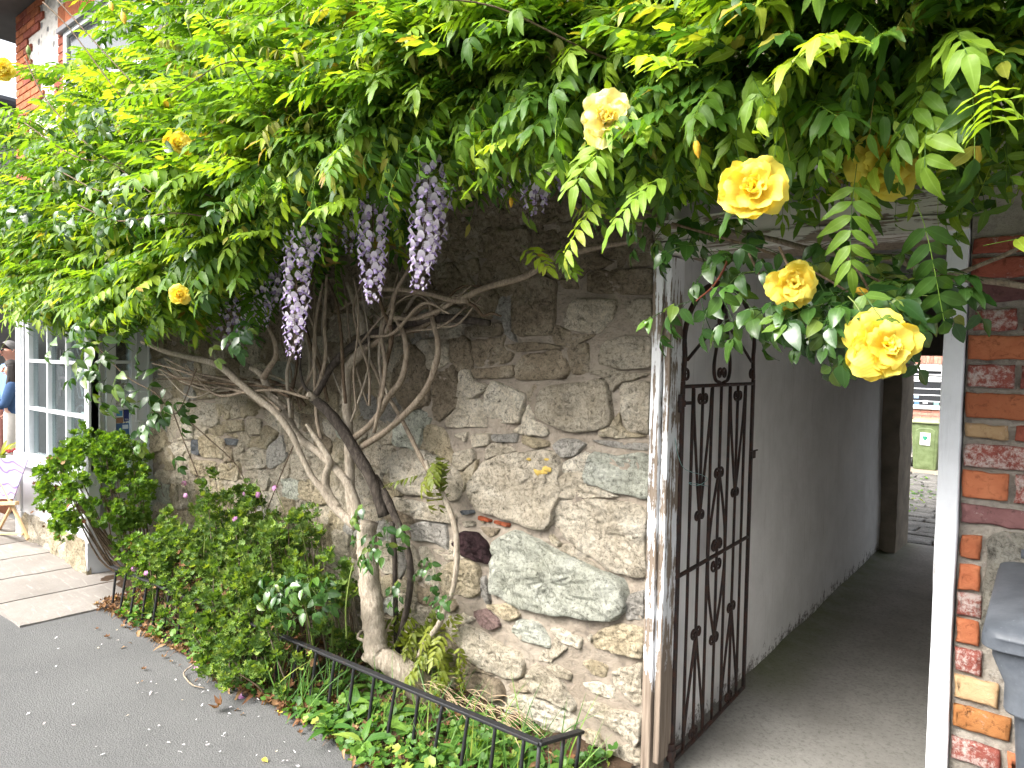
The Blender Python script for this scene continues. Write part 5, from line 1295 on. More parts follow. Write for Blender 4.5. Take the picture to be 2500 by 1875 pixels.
# ridges and pruning scars on the trunk
for (a, b, r_) in ((690, 1048, .05), (665, 935, .052)):
    c = np.array(atY(*Z5(a, b), -.25)); m = MB()
    m.tube([c+np.array([r_*math.cos(t), r_*math.sin(t), .012*math.sin(t)]) for t in np.linspace(0, 2*PI, 14)], .008, 6, k=3, wob=.4); m.build('bark_ridge', M_BARK, ws, smooth=True)
LB = [ # name, fn, points, y0,y1, radii, material
 ('limb', Z4, [(1040,1700),(1010,1600),(1005,1480),(1000,1300),(992,1150),(985,1000),(1000,870),(1070,790),(1085,700),(1065,610),(1030,520),(990,420)], -.20, -.20, [.030,.027,.026,.026,.024,.024,.026,.028,.026,.024,.018,.012], M_BARK),
 ('limb', Z4, [(1060,1680),(1020,1560),(960,1460),(850,1350),(725,1250),(650,1120),(570,1010),(530,920),(470,880)], -.20, -.34, [.022,.022,.022,.021,.022,.022,.022,.02,.014], M_BARK),
 ('limb', Z4, [(540,930),(570,880),(605,820),(600,740),(560,650)], -.33, -.4, [.018,.015,.013,.01], M_BARK3),
 ('limb', Z4, [(1040,1740),(930,1640),(860,1540),(800,1470),(740,1350),(690,1240),(600,1120),(450,1000),(300,870),(140,825),(0,790),(-120,740)], -.22, -.5, [.024,.024,.021,.016,.015,.018,.018,.019,.02,.018,.015,.01], M_BARK),
 ('limb', Z4, [(940,1640),(880,1540),(875,1460),(895,1380),(820,1260),(770,1185)], -.24, -.30, [.022,.022,.019,.018,.014,.008], M_BARK),
 ('limb', Z4, [(850,1270),(830,1180),(820,1060),(815,900),(812,760),(825,600),(860,420)], -.26, -.3, [.011,.010,.010,.010,.010,.009,.007], M_BARK3),
 ('limb', Z4, [(1190,1680),(1130,1500),(1040,1340),(960,1210),(880,1110),(800,1040)], -.16, -.3, [.030,.028,.030,.028,.027,.022], M_BARK2),
 ('limb', Z4, [(800,1045),(850,980),(900,880),(1000,780),(1150,690),(1300,645),(1500,612),(1659,625),(1760,640)], -.3, -.12, [.016,.017,.019,.022,.022,.021,.020,.018,.014], M_BARK2),
 ('limb', Z4, [(800,1030),(755,970),(735,880),(740,790)], -.3, -.3, [.010,.008,.007,.006], M_BARK2),
 ('limb', Z4, [(810,1030),(850,930),(875,800),(868,650),(875,500),(880,380)], -.28, -.3, [.010,.011,.010,.008,.007], M_BARK3),
 ('limb', Z4, [(1000,1280),(1090,1210),(1160,1130),(1210,1040),(1280,950),(1310,820),(1295,700),(1245,600)], -.20, -.25, [.017,.015,.015,.015,.014,.013,.012,.010], M_BARK3),
 ('limb', Z4, [(1060,1310),(1130,1270),(1250,1180),(1400,1020),(1465,870),(1482,750),(1455,640),(1440,540)], -.18, -.2, [.016,.015,.015,.015,.014,.013,.012,.01], M_BARK3),
 ('limb', Z4, [(1090,790),(1130,870),(1190,1000),(1285,1160),(1380,1350),(1430,1440)], -.14, -.12, [.009,.010,.010,.011,.012,.012], M_BARK3),
 ('limb', Z4, [(1090,780),(1150,740),(1200,690),(1230,600),(1250,480),(1330,330)], -.2, -.3, [.012,.014,.012,.01,.008], M_BARK3),
 ('limb', Z5, [(970,0),(1000,70),(1060,170),(1125,340),(1140,500),(1122,680),(1050,870),(970,985),(930,1060)], -.12, -.14, [.011,.012,.013,.014,.014,.013,.014,.013,.010], M_BARK),
 ('limb', Z5, [(690,90),(760,200),(800,290),(845,390),(882,520),(890,650),(870,800),(840,920),(820,1010),(815,1120)], -.16, -.12, [.025,.022,.018,.016,.017,.017,.016,.016,.016,.016], M_BARK2),
 ('limb', Z5, [(790,330),(803,480),(806,650),(810,820),(815,1000),(820,1120)], -.15, -.10, [.012,.013,.013,.013,.013,.013], M_BARK2),
 ('limb', Z4, [(1190,455),(1300,460),(1420,480),(1560,515),(1640,520)], -.28, -.26, [.010,.011,.011,.012,.012], M_BARK3),
 ('limb', ZC, [(400,325),(450,332),(600,262),(850,190),(960,120),(1060,60),(1200,30),(1400,-10),(1600,-40)], -.26, -.2, [.012,.014,.013,.013,.012,.012,.011,.010,.009], M_BARK3),
 ('limb', ZC, [(470,340),(540,385),(585,435),(640,420),(700,440)], -.24, -.15, [.008,.007,.006,.006,.004], M_TWIG),
 ('limb', Z7, [(-60,110),(0,100),(240,120),(640,165),(960,245),(1200,270),(1400,290),(1530,340),(1700,392),(1900,410),(2101,440),(2250,460)], -.14, -.55, [.009,.009,.009,.008,.009,.009,.010,.011,.009,.008,.007,.006], M_BARK3),
 ('limb', Z7, [(1560,350),(1640,380),(1760,365),(1900,310),(2000,270),(2101,215)], -.42, -.62, [.007,.006,.006,.005,.005,.004], M_BARK3),
]
for nm, fn, pts, y0, y1, rad, mt in LB:
    limb(nm, path(fn, pts, y0, y1), rad, mt, 10 if rad[0] > .015 else 7)
# thicket of thinner vines behind, mostly running to the left and up
for k in range(46):
    u_ = random.random()
    if u_ < .45:
        x = rnd(480, 760); pts = [(x+rnd(0, 200), rnd(1030, 1120)), (x-60, rnd(950, 1040)), (x-220, rnd(900, 1010)), (x-400, rnd(880, 1040)), (x-560, rnd(820, 1040))]; yy = rnd(-.40, -.08)
    elif u_ < .8:
        x = rnd(620, 1250); pts = [(x+rnd(-80, 80), rnd(1000, 1250)), (x+rnd(-40, 40), 900), (x+rnd(-40, 40), 700), (x+rnd(-60, 60), 520), (x+rnd(-100, 100), rnd(300, 400))]; yy = rnd(-.32, -.06)
    else:
        x = rnd(900, 1300); pts = [(x, rnd(560, 760)), (x+120, rnd(500, 720)), (x+280, rnd(460, 660)), (x+420, rnd(430, 600))]; yy = rnd(-.3, -.06)
    limb('vine', path(Z4, pts, yy, yy+rnd(-.1, .1)), [rnd(.005, .011)]*3+[.004], random.choice([M_TWIG, M_BARK3, M_BARK3, M_BARK]), 6, .15, 5)
# cut stub
c = np.array(atY(*Z4(785, 1030), -.32)); m = MB(); m.tube([c+np.array([.015, .03, -.02]), c+np.array([-.004, -.006, .004])], [.024, .02], 10); m.build('cut_stub', M_BARK, ws, smooth=True)
m = MB(); m.tube([c+np.array([-.004, -.006, .004]), c+np.array([-.006, -.010, .006])], [.016, .014], 10); m.build('cut_face', mat_plain('cut_wood', (.55, .47, .37), .8), ws, smooth=True)

# ------------------------------------------------------------------ canopy
# the crown hangs out from the top of the wall; its lower lip and depth change along the wall
def lip(px, py, y): p = atY(px, py, y); return (p[0], p[2], y)
LIP = [lip(-60, 700, -.75), lip(100, 755, -.75), lip(250, 800, -.78), lip(420, 790, -.8), lip(520, 720, -.85), lip(640, 600, -.9), lip(800, 520, -.95), lip(1000, 470, -.92), lip(1200, 470, -.90), lip(1440, 520, -.88), lip(1700, 540, -.86), lip(2000, 540, -.86), lip(2500, 520, -.86), (0.9, 1.98, -.86)]
LX = [q[0] for q in LIP]; LZ = [q[1] for q in LIP]; LYf = [q[2] for q in LIP]
def section(x, u_):
    """outer skin of the crown at x: u 0 back underside .. 1 top back; returns y,z and outward normal angle"""
    zb = np.interp(x, LX, LZ)+np.interp(x, [-5, -3, -2, -1.2, .5], [.13, .15, .20, .27, .27]); yf = np.interp(x, LX, LYf); zt = np.interp(x, [-6.6, -5.5, -4.2, -3, -1, 1], [3.6, 3.85, 3.95, 3.5, 3.0, 2.85])
    K = [(-.10, zb+.22), (yf*.55, zb+.07), (yf*.92, zb+.0), (yf*1.02, zb+.12), (yf*.95, zb+(zt-zb)*.36), (yf*.76, zb+(zt-zb)*.72), (yf*.38, zt), (.15, zt+.10)]
    s = u_*(len(K)-1); i = min(int(s), len(K)-2); f = s-i
    y = K[i][0]*(1-f)+K[i+1][0]*f; z = K[i][1]*(1-f)+K[i+1][1]*f
    dy, dz_ = K[i+1][0]-K[i][0], K[i+1][1]-K[i][1]; l = math.hypot(dy, dz_)
    return y, z, (-dz_/l if True else 0, dy/l)
def wset(n, s0, st, **kw):
    out = []
    for i in range(n):
        random.seed(s0+i); k = {q: (rnd(*v) if isinstance(v, tuple) else v) for q, v in kw.items()}; out.append(pinnate(s0+i, st=st, **k))
    return out
KV = dict(length=(.21, .28), pairs=6, L=(.058, .073), W=(.020, .026), arc=(.05, .5), droop=(.0, .35), wave=.2, curl=(.1, .35))
KD = dict(length=(.20, .26), pairs=6, L=(.058, .070), W=(.019, .025), arc=(.5, .9), droop=(.6, 1.1), wave=.16, curl=.4)
wvar, wvar_lo = wset(9, 0, 9, **KV), wset(9, 0, 5, **KV); wdroop, wdroop_lo = wset(6, 50, 9, **KD), wset(6, 50, 5, **KD)
wyoung = wset(4, 80, 5, length=(.12, .16), pairs=5, L=(.035, .05), W=(.011, .016), arc=(.5, 1.0), droop=(.9, 1.5), spread=40, wave=.05, curl=.4)
random.seed(31)
def clump(x, y, z): return noise.noise(Vector((x*2.1, y*2.1, z*2.6)))
PL, PD, PY = [], [], []
n_try = 0
while len(PL) < 4700 and n_try < 40000:
    n_try += 1
    x = -6.7+7.6*(random.random()**.85)
    u_ = random.triangular(.0, 1, .5)
    y, z, nrm = section(x, u_)
    c = clump(x, y, z)
    depth = abs(random.gauss(0, .10)) if random.random() < .62 else rnd(0, .55)
    y -= nrm[0]*0; out = .20*c-depth+.03+.07*math.sin(z*22+3*clump(x*.7, y, z*.3))
    y = y+nrm[0]*out*(1 if nrm[0] < 0 else 1); z = z+nrm[1]*out*(1 if True else 1)
    y = min(y, .1)
    if c < -.38 and depth < .1 and random.random() < .7: continue
    if x < -4.6 and z > 3.1 and random.random() < .45: continue
    P = np.array([x+rnd(-.05, .05), y, z])
    if proj(P)[2] < .75: continue
    px, py, _ = proj(P)
    az = random.gauss(0, .75); low = u_ < .42
    elev = rnd(-.25, .35) if not low else rnd(-.7, .0)
    d = np.array([math.sin(az)*.9, -math.cos(az), 0]); d = d*math.cos(elev)+np.array([0, 0, math.sin(elev)])
    up = np.array([rnd(-.35, .35), rnd(-.55, .1), 1.0])
    if low and random.random() < .55: PD.append((P, d, up, rnd(.7, .95), 1.0+.5*(y < -.7)))
    else: PL.append((P, d, up, rnd(.7, 1.0)*(1.18 if x < -2.6 else 1.0), 1.0+.6*(y < -.75)))
    if random.random() < .045 and u_ > .35: PY.append((P+np.array([0, -.06, .05]), d+np.array([0, 0, .7]), up, rnd(.8, 1.1), 1))
# leaves draping over the top of the wall behind the lip, seen from below
for k in range(420):
    x = rnd(-5.2, .8); zb = np.interp(x, LX, LZ); P = np.array([x, rnd(-.75, -.02), zb+rnd(.25, .55)])
    d = np.array([rnd(-1, 1), -rnd(.1, 1), rnd(-.6, .2)]); PD.append((P, d, (rnd(-.4, .4), rnd(-.5, .5), 1), rnd(.8, 1.1), .4))
for k in range(700):   # inner layer against the wall
    x = rnd(-5.3, .9); zb = np.interp(x, LX, LZ)+.2; P = np.array([x, rnd(-.45, -.03), zb+rnd(.1, 1.3)])
    PL.append((P, (rnd(-1, 1), -rnd(.2, 1), rnd(-.6, .4)), (rnd(-.5, .5), rnd(-.9, .2), 1), rnd(.75, 1.0), .3))
print('wisteria leaves', len(PL), len(PD), len(PY))
crown = foliage(ws, wvar, LF['wist'], PL, 215, 'leaf', 'crown', lo=wvar_lo); foliage(ws, wdroop, LF['wist'], PD, 60, 'leaf', 'drooping_foliage', lo=wdroop_lo); foliage(ws, wyoung, LF['young'], PY, 20, 'young_leaf', 'young_foliage')
# trailing new shoots: long whips through and above the crown
for k in range(34):
    x = rnd(-5.8, .2); y, z, _ = section(x, rnd(.35, .8)); p = np.array([x, y+.12, z]); d = np.array([rnd(-1, 1), rnd(-.7, .0), rnd(-.2, .9)]); d /= np.linalg.norm(d); L = rnd(.3, .75)
    limb('shoot', [p, p+d*L*.35, p+d*L*.7+np.array([0, -.02, .02]), p+d*L+np.array([0, -.03, rnd(-.12, .02)])], [.004, .0032, .0024, .0015], random.choice([M_STEMG, M_STEMG, M_TWIG]), 5, 0, 5)
# hanging shoot in front of the doorway, single leaves at the lip (px positions read as anchor points, built at their own depth)
HANG = [((2090, 400), -.9, (.1, -.35, -1)), ((2230, 500), -.85, (.45, -.3, -1)), ((1270, 600), -.35, (.9, -.35, -.4)), ((1370, 590), -.35, (.7, -.6, -.75)), ((1480, 470), -.8, (-.4, -.6, -.6)), ((2400, 600), -.80, (.7, -.2, .12)), ((700, 560), -.8, (0, -1, -.15)), ((900, 480), -.9, (-.2, -1, -.2)), ((1660, 420), -.95, (-.5, -.7, -.3)), ((1960, 380), -.95, (-.6, -.7, -.5)), ((2430, 330), -1.0, (0, -1, .1)), ((2080, 130), -1.05, (0, -1, .1)), ((800, 40), -1.05, (.3, -.9, .5)), ((1100, 140), -1.05, (0, -1, .1)), ((1700, 180), -1.05, (0, -1, 0))]
PH_ = []
for (px, py), y, d in HANG: PH_.append((np.array(atY(px, py, y)), d, (rnd(-.2, .2), -.45, 1), rnd(.75, .95), 5))
foliage(ws, wvar, LF['wist'], PH_, 100, 'leaf')
# low suckers with bronze leaves at the foot of the trunk and half way up
PS = []
for k in range(46):
    p = np.array(atY(rnd(985, 1130), rnd(1470, 1630), rnd(-.13, -.04)))
    if k < 3: p = np.array(atY(rnd(1040, 1110), rnd(1110, 1180), -.14))
    PS.append((p, (rnd(-1, 1), -rnd(.2, 1), rnd(-.6, .1)), (rnd(-.3, .3), rnd(-.6, 0), 1), rnd(.55, .8), 1))
for k in range(5): PS.append((np.array(atY(1075+rnd(-25, 25), 1100+rnd(-20, 50), -.15)), (rnd(-.8, .8), -.6, -.8), (0, -.5, 1), .75, 2))
suck = mat_leaf('sucker_leaf', [(0, (.085, .115, .018)), (.5, (.13, .165, .022)), (1, (.19, .215, .03))], .35, .45, .3, .35, 1.5)
foliage(ws, wdroop+wvar[:3], suck, PS, 60, 'sucker_leaf')

# ------------------------------------------------------------------ racemes
def floret(seed):
    rs = np.random.default_rng(seed); V = []; A = []; F = []; M = []
    n = 4
    for i in range(n):           # standard petal, reflexed
        t = i/(n-1); wd = .0085*math.sin(PI*(.18+.62*t))
        for a in (-1, 0, 1): V.append((a*wd, .002+.006*math.sin(t*1.7), .014*t-.0-.0025*abs(a)*(1 if i else 0)+(.004*t*t))); A.append((abs(a), .35+.65*t, 0))
    F += [(i*3+j, i*3+j+1, i*3+j+4, i*3+j+3) for i in range(n-1) for j in range(2)]; M += [0]*6
    b = len(V)
    for i in range(4):           # wings and keel
        t = i/3; wd = .0048*math.sin(PI*(.2+.6*t))
        for a in (-1, 0, 1): V.append((a*wd, .004+.012*t, .003-.007*t*t-.003*abs(a))); A.append((abs(a), t, 0))
    F += [(b+i*3+j, b+i*3+j+1, b+i*3+j+4, b+i*3+j+3) for i in range(3) for j in range(2)]; M += [1]*6
    return np.array(V), np.array(F), np.array(A, float), np.array(M)
FLO = [floret(i) for i in range(3)]
def raceme(px0, py0, px1, py1, y, dens=1.0, young=.25, group=None):
    a, b_ = np.array(atY(px0, py0, y)), np.array(atY(px1, py1, y)); L = np.linalg.norm(b_-a)
    Vs, Fs, As, Ms = [], [], [], []; n = 0
    sv, sf = tube([a+np.array([0, 0, .05]), a*.6+b_*.4+np.array([rnd(-.01, .01), 0, 0]), b_], [.0022, .0016, .0009], 5)
    cnt = int(L/.0056*dens); ga = 2.4
    for i in range(cnt):
        t = (i+.5)/cnt; c = a+(b_-a)*t; ang = i*ga+rnd(-.3, .3); rr = .042*(1-.55*t**2.5)*(1 if t > .06 else .6)
        d = np.array([math.cos(ang), math.sin(ang), rnd(-.35, .1)]); p = c+d*rr*rnd(.75, 1.1)
        V, F, A, M = FLO[i % 3]; s = rnd(1.35, 1.75)*(1 if t < 1-young else .95-.55*(t-(1-young))/young)
        B = frame(d+np.array([0, 0, -.1]), (rnd(-.2, .2), rnd(-.2, .2), 1))*s
        Vs.append(V @ B.T+p); Fs.append(F+n); As.append(A+np.array([0, -.5*max(0, t-.7), 0])); Ms.append(M); n += len(V)
        st_v, st_f = np.array([c, c+np.array([0, 0, .0012]), p+np.array([0, 0, .0012]), p]), np.array([[0, 1, 2, 3]])
        Vs.append(st_v); Fs.append(st_f+n); As.append(np.zeros((4, 3))); Ms.append(np.array([2])); n += 4
    V = np.vstack(Vs); F = [tuple(f) for f in np.vstack(Fs)]; M = list(np.concatenate(Ms)); A = np.vstack(As)
    b0 = len(V); V = np.vstack([V, np.array(sv)]); F += [tuple(i+b0 for i in f) for f in sf]; M += [2]*len(sf); A = np.vstack([A, np.zeros((len(sv), 3))])
    link('flower_raceme', npmesh('flower_raceme', V, F, [M_WSTD, M_WKEEL, M_TWIG], True, M, A), ws)
for r_ in [(1052,395,1022,712,-.78,1.15),(1072,430,1050,640,-.66,.8),(912,450,908,742,-.72,1.1),(730,560,716,872,-.74,1.1),(752,545,742,650,-.82,.9),(650,610,640,800,-.48,.9),(600,690,590,842,-.42,.8),(560,700,550,850,-.40,.6),(690,600,668,760,-.44,.8),
           (1308,380,1306,522,-.55,.9),(1350,400,1348,470,-.4,.6),(1180,270,1170,350,-.6,.8),(1085,260,1075,380,-.6,.8),(870,500,855,620,-.4,.7),(845,500,830,590,-.38,.6),(1220,420,1215,480,-.45,.6),(1460,400,1455,470,-.4,.5),(1140,250,1135,320,-.62,.6),(960,440,955,560,-.42,.6)]:
    raceme(*r_)

# ================================================================== climbing rose
cr = thing('climbing_rose', 'climbing rose with big yellow double flowers and glossy dark leaves trained among the wisteria', 'climbing rose', (-1.33, -.1, 0))
rl = [pinnate(200+i, length=rnd(.085, .11), pairs=2, L=rnd(.040, .052), W=rnd(.024, .031), arc=rnd(.2, .6), droop=rnd(.1, .5), spread=70, wave=.08, curl=.25, fold=.3, start=.38, st=7) for i in range(6)]
def petal(L, W, cup, roll, seed, st=8):
    rs = np.random.default_rng(seed); V = []; A = []; ph = rs.uniform(0, 6)
    for i in range(st):
        t = i/(st-1); wd = W*.5*(math.sin(PI*(.10+.62*t))**.8)
        for j in range(9):
            a = (j-4)/4
            y = L*t*(1-.16*a*a*t*t)*(1+.035*t*t*math.sin(ph*3+a*7)); x = a*wd
            z = cup*L*(t*t*.9)-cup*.55*wd*(1-a*a)-roll*L*max(0, t-.7)**2*9+.10*L*t*t*math.sin(ph+a*4.6)+.05*L*t**3*math.sin(ph*2+a*10.5)
            V.append((x, y, z)); A.append((abs(a), t, 0))
    F = [(i*9+j, i*9+j+1, i*9+j+10, i*9+j+9) for i in range(st-1) for j in range(8)]
    return np.array(V), np.array(F), np.array(A, float)
def rose(px, py, y, dia, face, n=24, faded=False, spread=1.0, seed=0):
    random.seed(900+seed)
    c = np.array(atY(px, py, y)); f = np.array(face, float); f /= np.linalg.norm(f)
    o = bpy.data.objects.new('rose_flower', None); COL.objects.link(o); o.parent = cr; o.location = Vector(c)-Vector(cr.location)
    o['label'] = 'faded crumpled yellow rose' if faded else 'open yellow rose'
    B = frame((0, 0, 1) if abs(f[2]) < .9 else (0, 1, 0), f)   # z = face
    Rr = dia/2; mt = M_ROSE2 if faded else M_ROSE; k = 0
    for ring, cnt, op, L in ((0, 7, R(-8), 1.0), (1, 7, R(8), .95), (2, 6, R(26), .78), (3, 5, R(48), .52), (4, 5, R(66), .36)):
        for i in range(cnt):
            a = 2*PI*i/cnt+ring*.5+rnd(-.3, .3); Lp = Rr*L*rnd(.78, 1.16); V, F, A = petal(Lp, Lp*rnd(.95, 1.2), rnd(.05, .42), rnd(-.15, .5), random.randrange(10**6))
            M = rotm('Z', a) @ rotm('X', op*spread+rnd(-.28, .28)+(rnd(-.5, .3) if faded else 0)) @ rotm('Y', rnd(-.2, .2))
            P = (V @ M.T+np.array([0, 0, .004*ring])) @ B.T+c
            q = link('petal', npmesh('petal', P, F, mt, True, attr=A)); q.parent = o
            q.matrix_parent_inverse = Matrix.Translation(-Vector(c)); k += 1
    m = MB(); m.tube([c-f*.012, c-f*.03+np.array([0, 0, .0]), c-f*.06+np.array([rnd(-.02, .02), .03, .06])], [.010, .006, .003], 7)
    s_ = m.build('flower_stalk', M_STEMG, None, smooth=True); s_.parent = o; s_.matrix_parent_inverse = Matrix.Translation(-Vector(c))
tc = lambda px, py, y: tuple((CAM-np.array(atY(px, py, y)))/np.linalg.norm(CAM-np.array(atY(px, py, y))))
def fc(px, py, y, dx=0, dy=0, dz_=0): t = np.array(tc(px, py, y)); return t+np.array([dx, dy, dz_])
rose(1838, 460, -1.05, .130, fc(1838, 460, -1.05, -.1, 0, .0), seed=1)
rose(1482, 292, -1.0, .135, fc(1482, 292, -1.0, 0, 0, -.3), faded=True, seed=2)
rose(1938, 697, -.92, .108, fc(1938, 697, -.92, .0, 0, .2), seed=3)
rose(2155, 845, -.95, .135, fc(2155, 845, -.95, .55, .1, -.55), spread=1.35, seed=4)
rose(2160, 400, -.80, .16, fc(2160, 400, -.8, 0, 0, -.1), seed=5)
rose(435, 355, -1.08, .105, fc(435, 355, -1.08, .1, 0, -.2), seed=6, spread=1.2)
rose(440, 720, -1.06, .085, fc(440, 720, -1.06, -.1, 0, -.4), seed=7, spread=1.25)
rose(8, 170, -.9, .16, fc(8, 170, -.9, .3, 0, .5), seed=8, spread=1.2)
random.seed(77)
def bud(px, py, y, L=.04, d=(0, 0, -1), green=False):
    c = np.array(atY(px, py, y)); d = np.array(d, float); d /= np.linalg.norm(d); m = MB()
    m.tube([c-d*L*.5, c-d*L*1.2+np.array([0, .02, -.02]), c-d*L*2.6+np.array([0, .06, -.09])], [L*.04, L*.035, L*.03], 5, m=1)
    m.tube([c-d*L*.1, c+d*L*.25, c+d*L*.6, c+d*L], [L*.16, L*.26, L*.22, L*.03], 9, m=0); m.tube([c-d*L*.6, c-d*L*.15, c+d*L*.05], [L*.04, L*.12, L*.16], 7, m=1)
    m.build('rose_bud', [mat_plain('bud_yellow', (.62, .36, .03), .6) if 'bud_yellow' not in bpy.data.materials else bpy.data.materials['bud_yellow'], M_STEMG] if not green else [M_STEMG, M_STEMG], cr, smooth=True)
for b_ in [(1700, 350, -.98, .035, (.2, 0, -1)), (2118, 718, -.8, .035, (-.6, -.3, .3)), (1480, 278, -.9, .03, (1, 0, .4)), (300, 35, -.9, .06, (.4, 0, -1)), (478, 695, -.85, .04, (.9, 0, .6)), (70, 130, -.9, .055, (-.2, 0, 1), True), (460, 55, -.9, .06, (-.1, 0, 1), True), (270, 10, -.9, .05, (.3, 0, -.5)), (1248, 485, -.6, .03, (0, 0, -1))]: bud(*b_)
# spray of rose in the doorway head
SP = [[Z7(200,100),Z7(640,230),Z7(900,330),Z7(1150,470),Z7(1250,560),Z7(1330,660)],[Z7(460,250),Z7(500,300),Z7(430,430),Z7(330,520)],[Z7(780,230),Z7(840,360),Z7(870,430)],[Z7(1150,250),Z7(1250,370),Z7(1330,420),Z7(1380,480)],[Z7(1060,200),Z7(1200,350),Z7(1300,560),Z7(1270,690)],[Z7(600,230),Z7(700,420),Z7(820,520),Z7(950,600)]]
for k, s in enumerate(SP):
    y0 = -.62-.06*(k % 3); limb('stem', [atY(p[0], p[1], y0-.2*i/len(s)) for i, p in enumerate(s)], [.004, .003, .002], M_STEMR if k == 1 else M_TWIG, 5, 0, 5, parent=cr)
PR = []
def rleaf(px, py, y, sc=1.0, wgt=1): PR.append((np.array(atY(px, py, y)), (rnd(-1, 1), -rnd(.1, .8), rnd(-.7, .2)), (rnd(-.4, .4), rnd(-1.2, -.2), 1), rnd(.85, 1.15)*sc, wgt))
for (a, b, sa, sb, cnt, y) in [(800, 550, 100, 50, 9, -.78), (1000, 530, 150, 80, 20, -.80), (1200, 590, 110, 100, 20, -.82), (1330, 480, 120, 90, 12, -.75), (1000, 330, 120, 90, 14, -.6), (1300, 290, 140, 80, 12, -.6), (1550, 400, 90, 60, 10, -.62), (400, 250, 60, 50, 5, -.72), (480, 470, 80, 60, 5, -.80), (280, 540, 70, 50, 4, -.82), (540, 260, 70, 60, 4, -.7), (430, 60, 90, 50, 8, -.5), (200, 100, 120, 50, 8, -.45)]:
    for k in range(cnt):
        px, py = Z7(random.gauss(a, sa*.6), random.gauss(b, sb*.6)); rleaf(px, py, y+rnd(-.12, .12))
# rose shoots up the trunk, by the wall and in the left of the crown
for (a, b, sa, sb, cnt, y) in [(700, 400, 60, 60, 7, -.30), (650, 280, 40, 40, 3, -.3), (800, 330, 40, 30, 3, -.28), (300, 620, 130, 60, 14, -.50), (200, 720, 110, 70, 12, -.52), (380, 700, 90, 90, 10, -.48), (1000, 560, 50, 60, 5, -.14), (870, 690, 40, 30, 4, -.14), (1110, 730, 40, 30, 4, -.14)]:
    for k in range(cnt):
        px, py = Z5(random.gauss(a, sa*.6), random.gauss(b, sb*.6)); rleaf(px, py, y+rnd(-.08, .05), .8 if a > 860 else 1.0)
for (px, py, sx, sy, cnt, y, sc) in [(200, 800, 60, 40, 8, -.9, 1.5), (300, 900, 60, 60, 12, -.75, 1.5), (380, 950, 50, 60, 10, -.6, 1.5), (120, 520, 90, 60, 14, -1.02, 1.3), (240, 330, 110, 80, 16, -1.05, 1.3), (330, 500, 130, 70, 20, -1.05, 1.2), (420, 1000, 30, 50, 8, -.4, 1.2), (560, 800, 50, 25, 5, -.75, 1.2), (500, 560, 60, 60, 8, -.85, 1.4)]:
    for k in range(cnt): rleaf(random.gauss(px, sx*.7), random.gauss(py, sy*.7), y+rnd(-.1, .1), sc)
foliage(cr, rl, LF['rose'], PR, 299, 'leaf')
for s, y0 in (([(640, 640), (700, 560)], -.7), ([(60, 140), (110, 240), (200, 340), (290, 410), (380, 480), (470, 560)], -1.04), ([(105, 5), (170, 70), (260, 190), (360, 320), (450, 420)], -.9), ([(420, 1000), (450, 1080), (490, 1180), (530, 1300)], -.35), ([(440, 1010), (520, 1080), (580, 1140), (620, 1230)], -.3), ([(240, 850), (310, 920), (380, 960), (430, 1010), (480, 900)], -.6), ([(720, 1080), (690, 1150), (650, 1250)], -.15), ([(140, 0), (220, 90), (330, 210)], -.95), ([(190, 500), (290, 540), (420, 520), (560, 540)], -1.06), ([(150, 420), (260, 470), (380, 440), (520, 480)], -1.06), ([(60, 300), (180, 380), (300, 400)], -1.05)):
    limb('stem', [atY(p[0], p[1], y0+.02*i) for i, p in enumerate(s)], [.004, .0035, .003], M_TWIG, 5, 0, 5, parent=cr)
limb('stem', path(Z5, [(545, 960), (540, 800), (560, 640), (580, 560)], -.35, -.3), [.005, .004, .003], M_STEMG, 6, 0, 5, parent=cr)
# ================================================================== low iron railing round the bed
ra = thing('railing', 'low black iron railing with plain round bars leaning round the planting bed', 'railing', (-2.9, -.5, 0))
corner = np.array(atY(1317, 1814, -.47)); endp = at(1420, 1785, 0, corner[0]-.01)
lft = np.array(atY(780, 1590, -.49)); far = np.array([-4.78, -.56, .26])
def rail_bar(name, a, b, w, h):
    m = MB(); m.bar(a, b, w, h, (0, 0, 1)); return m.build(name, M_IRON2, ra, bevel=.003)
rail_bar('top_rail', far, lft, .028, .012); rail_bar('top_rail', lft, corner+np.array([.004, 0, 0]), .030, .013); rail_bar('top_rail', corner+np.array([0, -.008, .001]), endp, .030, .013)
rail_bar('foot_rail', np.array([-4.82, -.60, .014]), np.array([-3.5, -.585, .012]), .022, .010)
n = 25
for i in range(n):
    t = (i+.5)/n; x = far[0]+(corner[0]-far[0])*t
    top = far+(lft-far)*((x-far[0])/(lft[0]-far[0])) if x < lft[0] else lft+(corner-lft)*((x-lft[0])/(corner[0]-lft[0]))
    lean = np.array([rnd(-.03, -.01), rnd(-.035, -.015), 0]); bot = np.array([top[0]+lean[0], top[1]+lean[1], -.01])
    m = MB(); m.tube([bot, (bot+top)/2+np.array([rnd(-.003, .003), 0, 0]), top], .0075, 7, wob=.1); m.build('bar', M_IRON2, ra, smooth=True)
for t in (0.0, .55, .96):
    p = corner+(endp-corner)*t; m = MB(); m.tube([(p[0]-.015, p[1]-.01, -.01), tuple(p)], .0078, 7); m.build('bar', M_IRON2, ra, smooth=True)

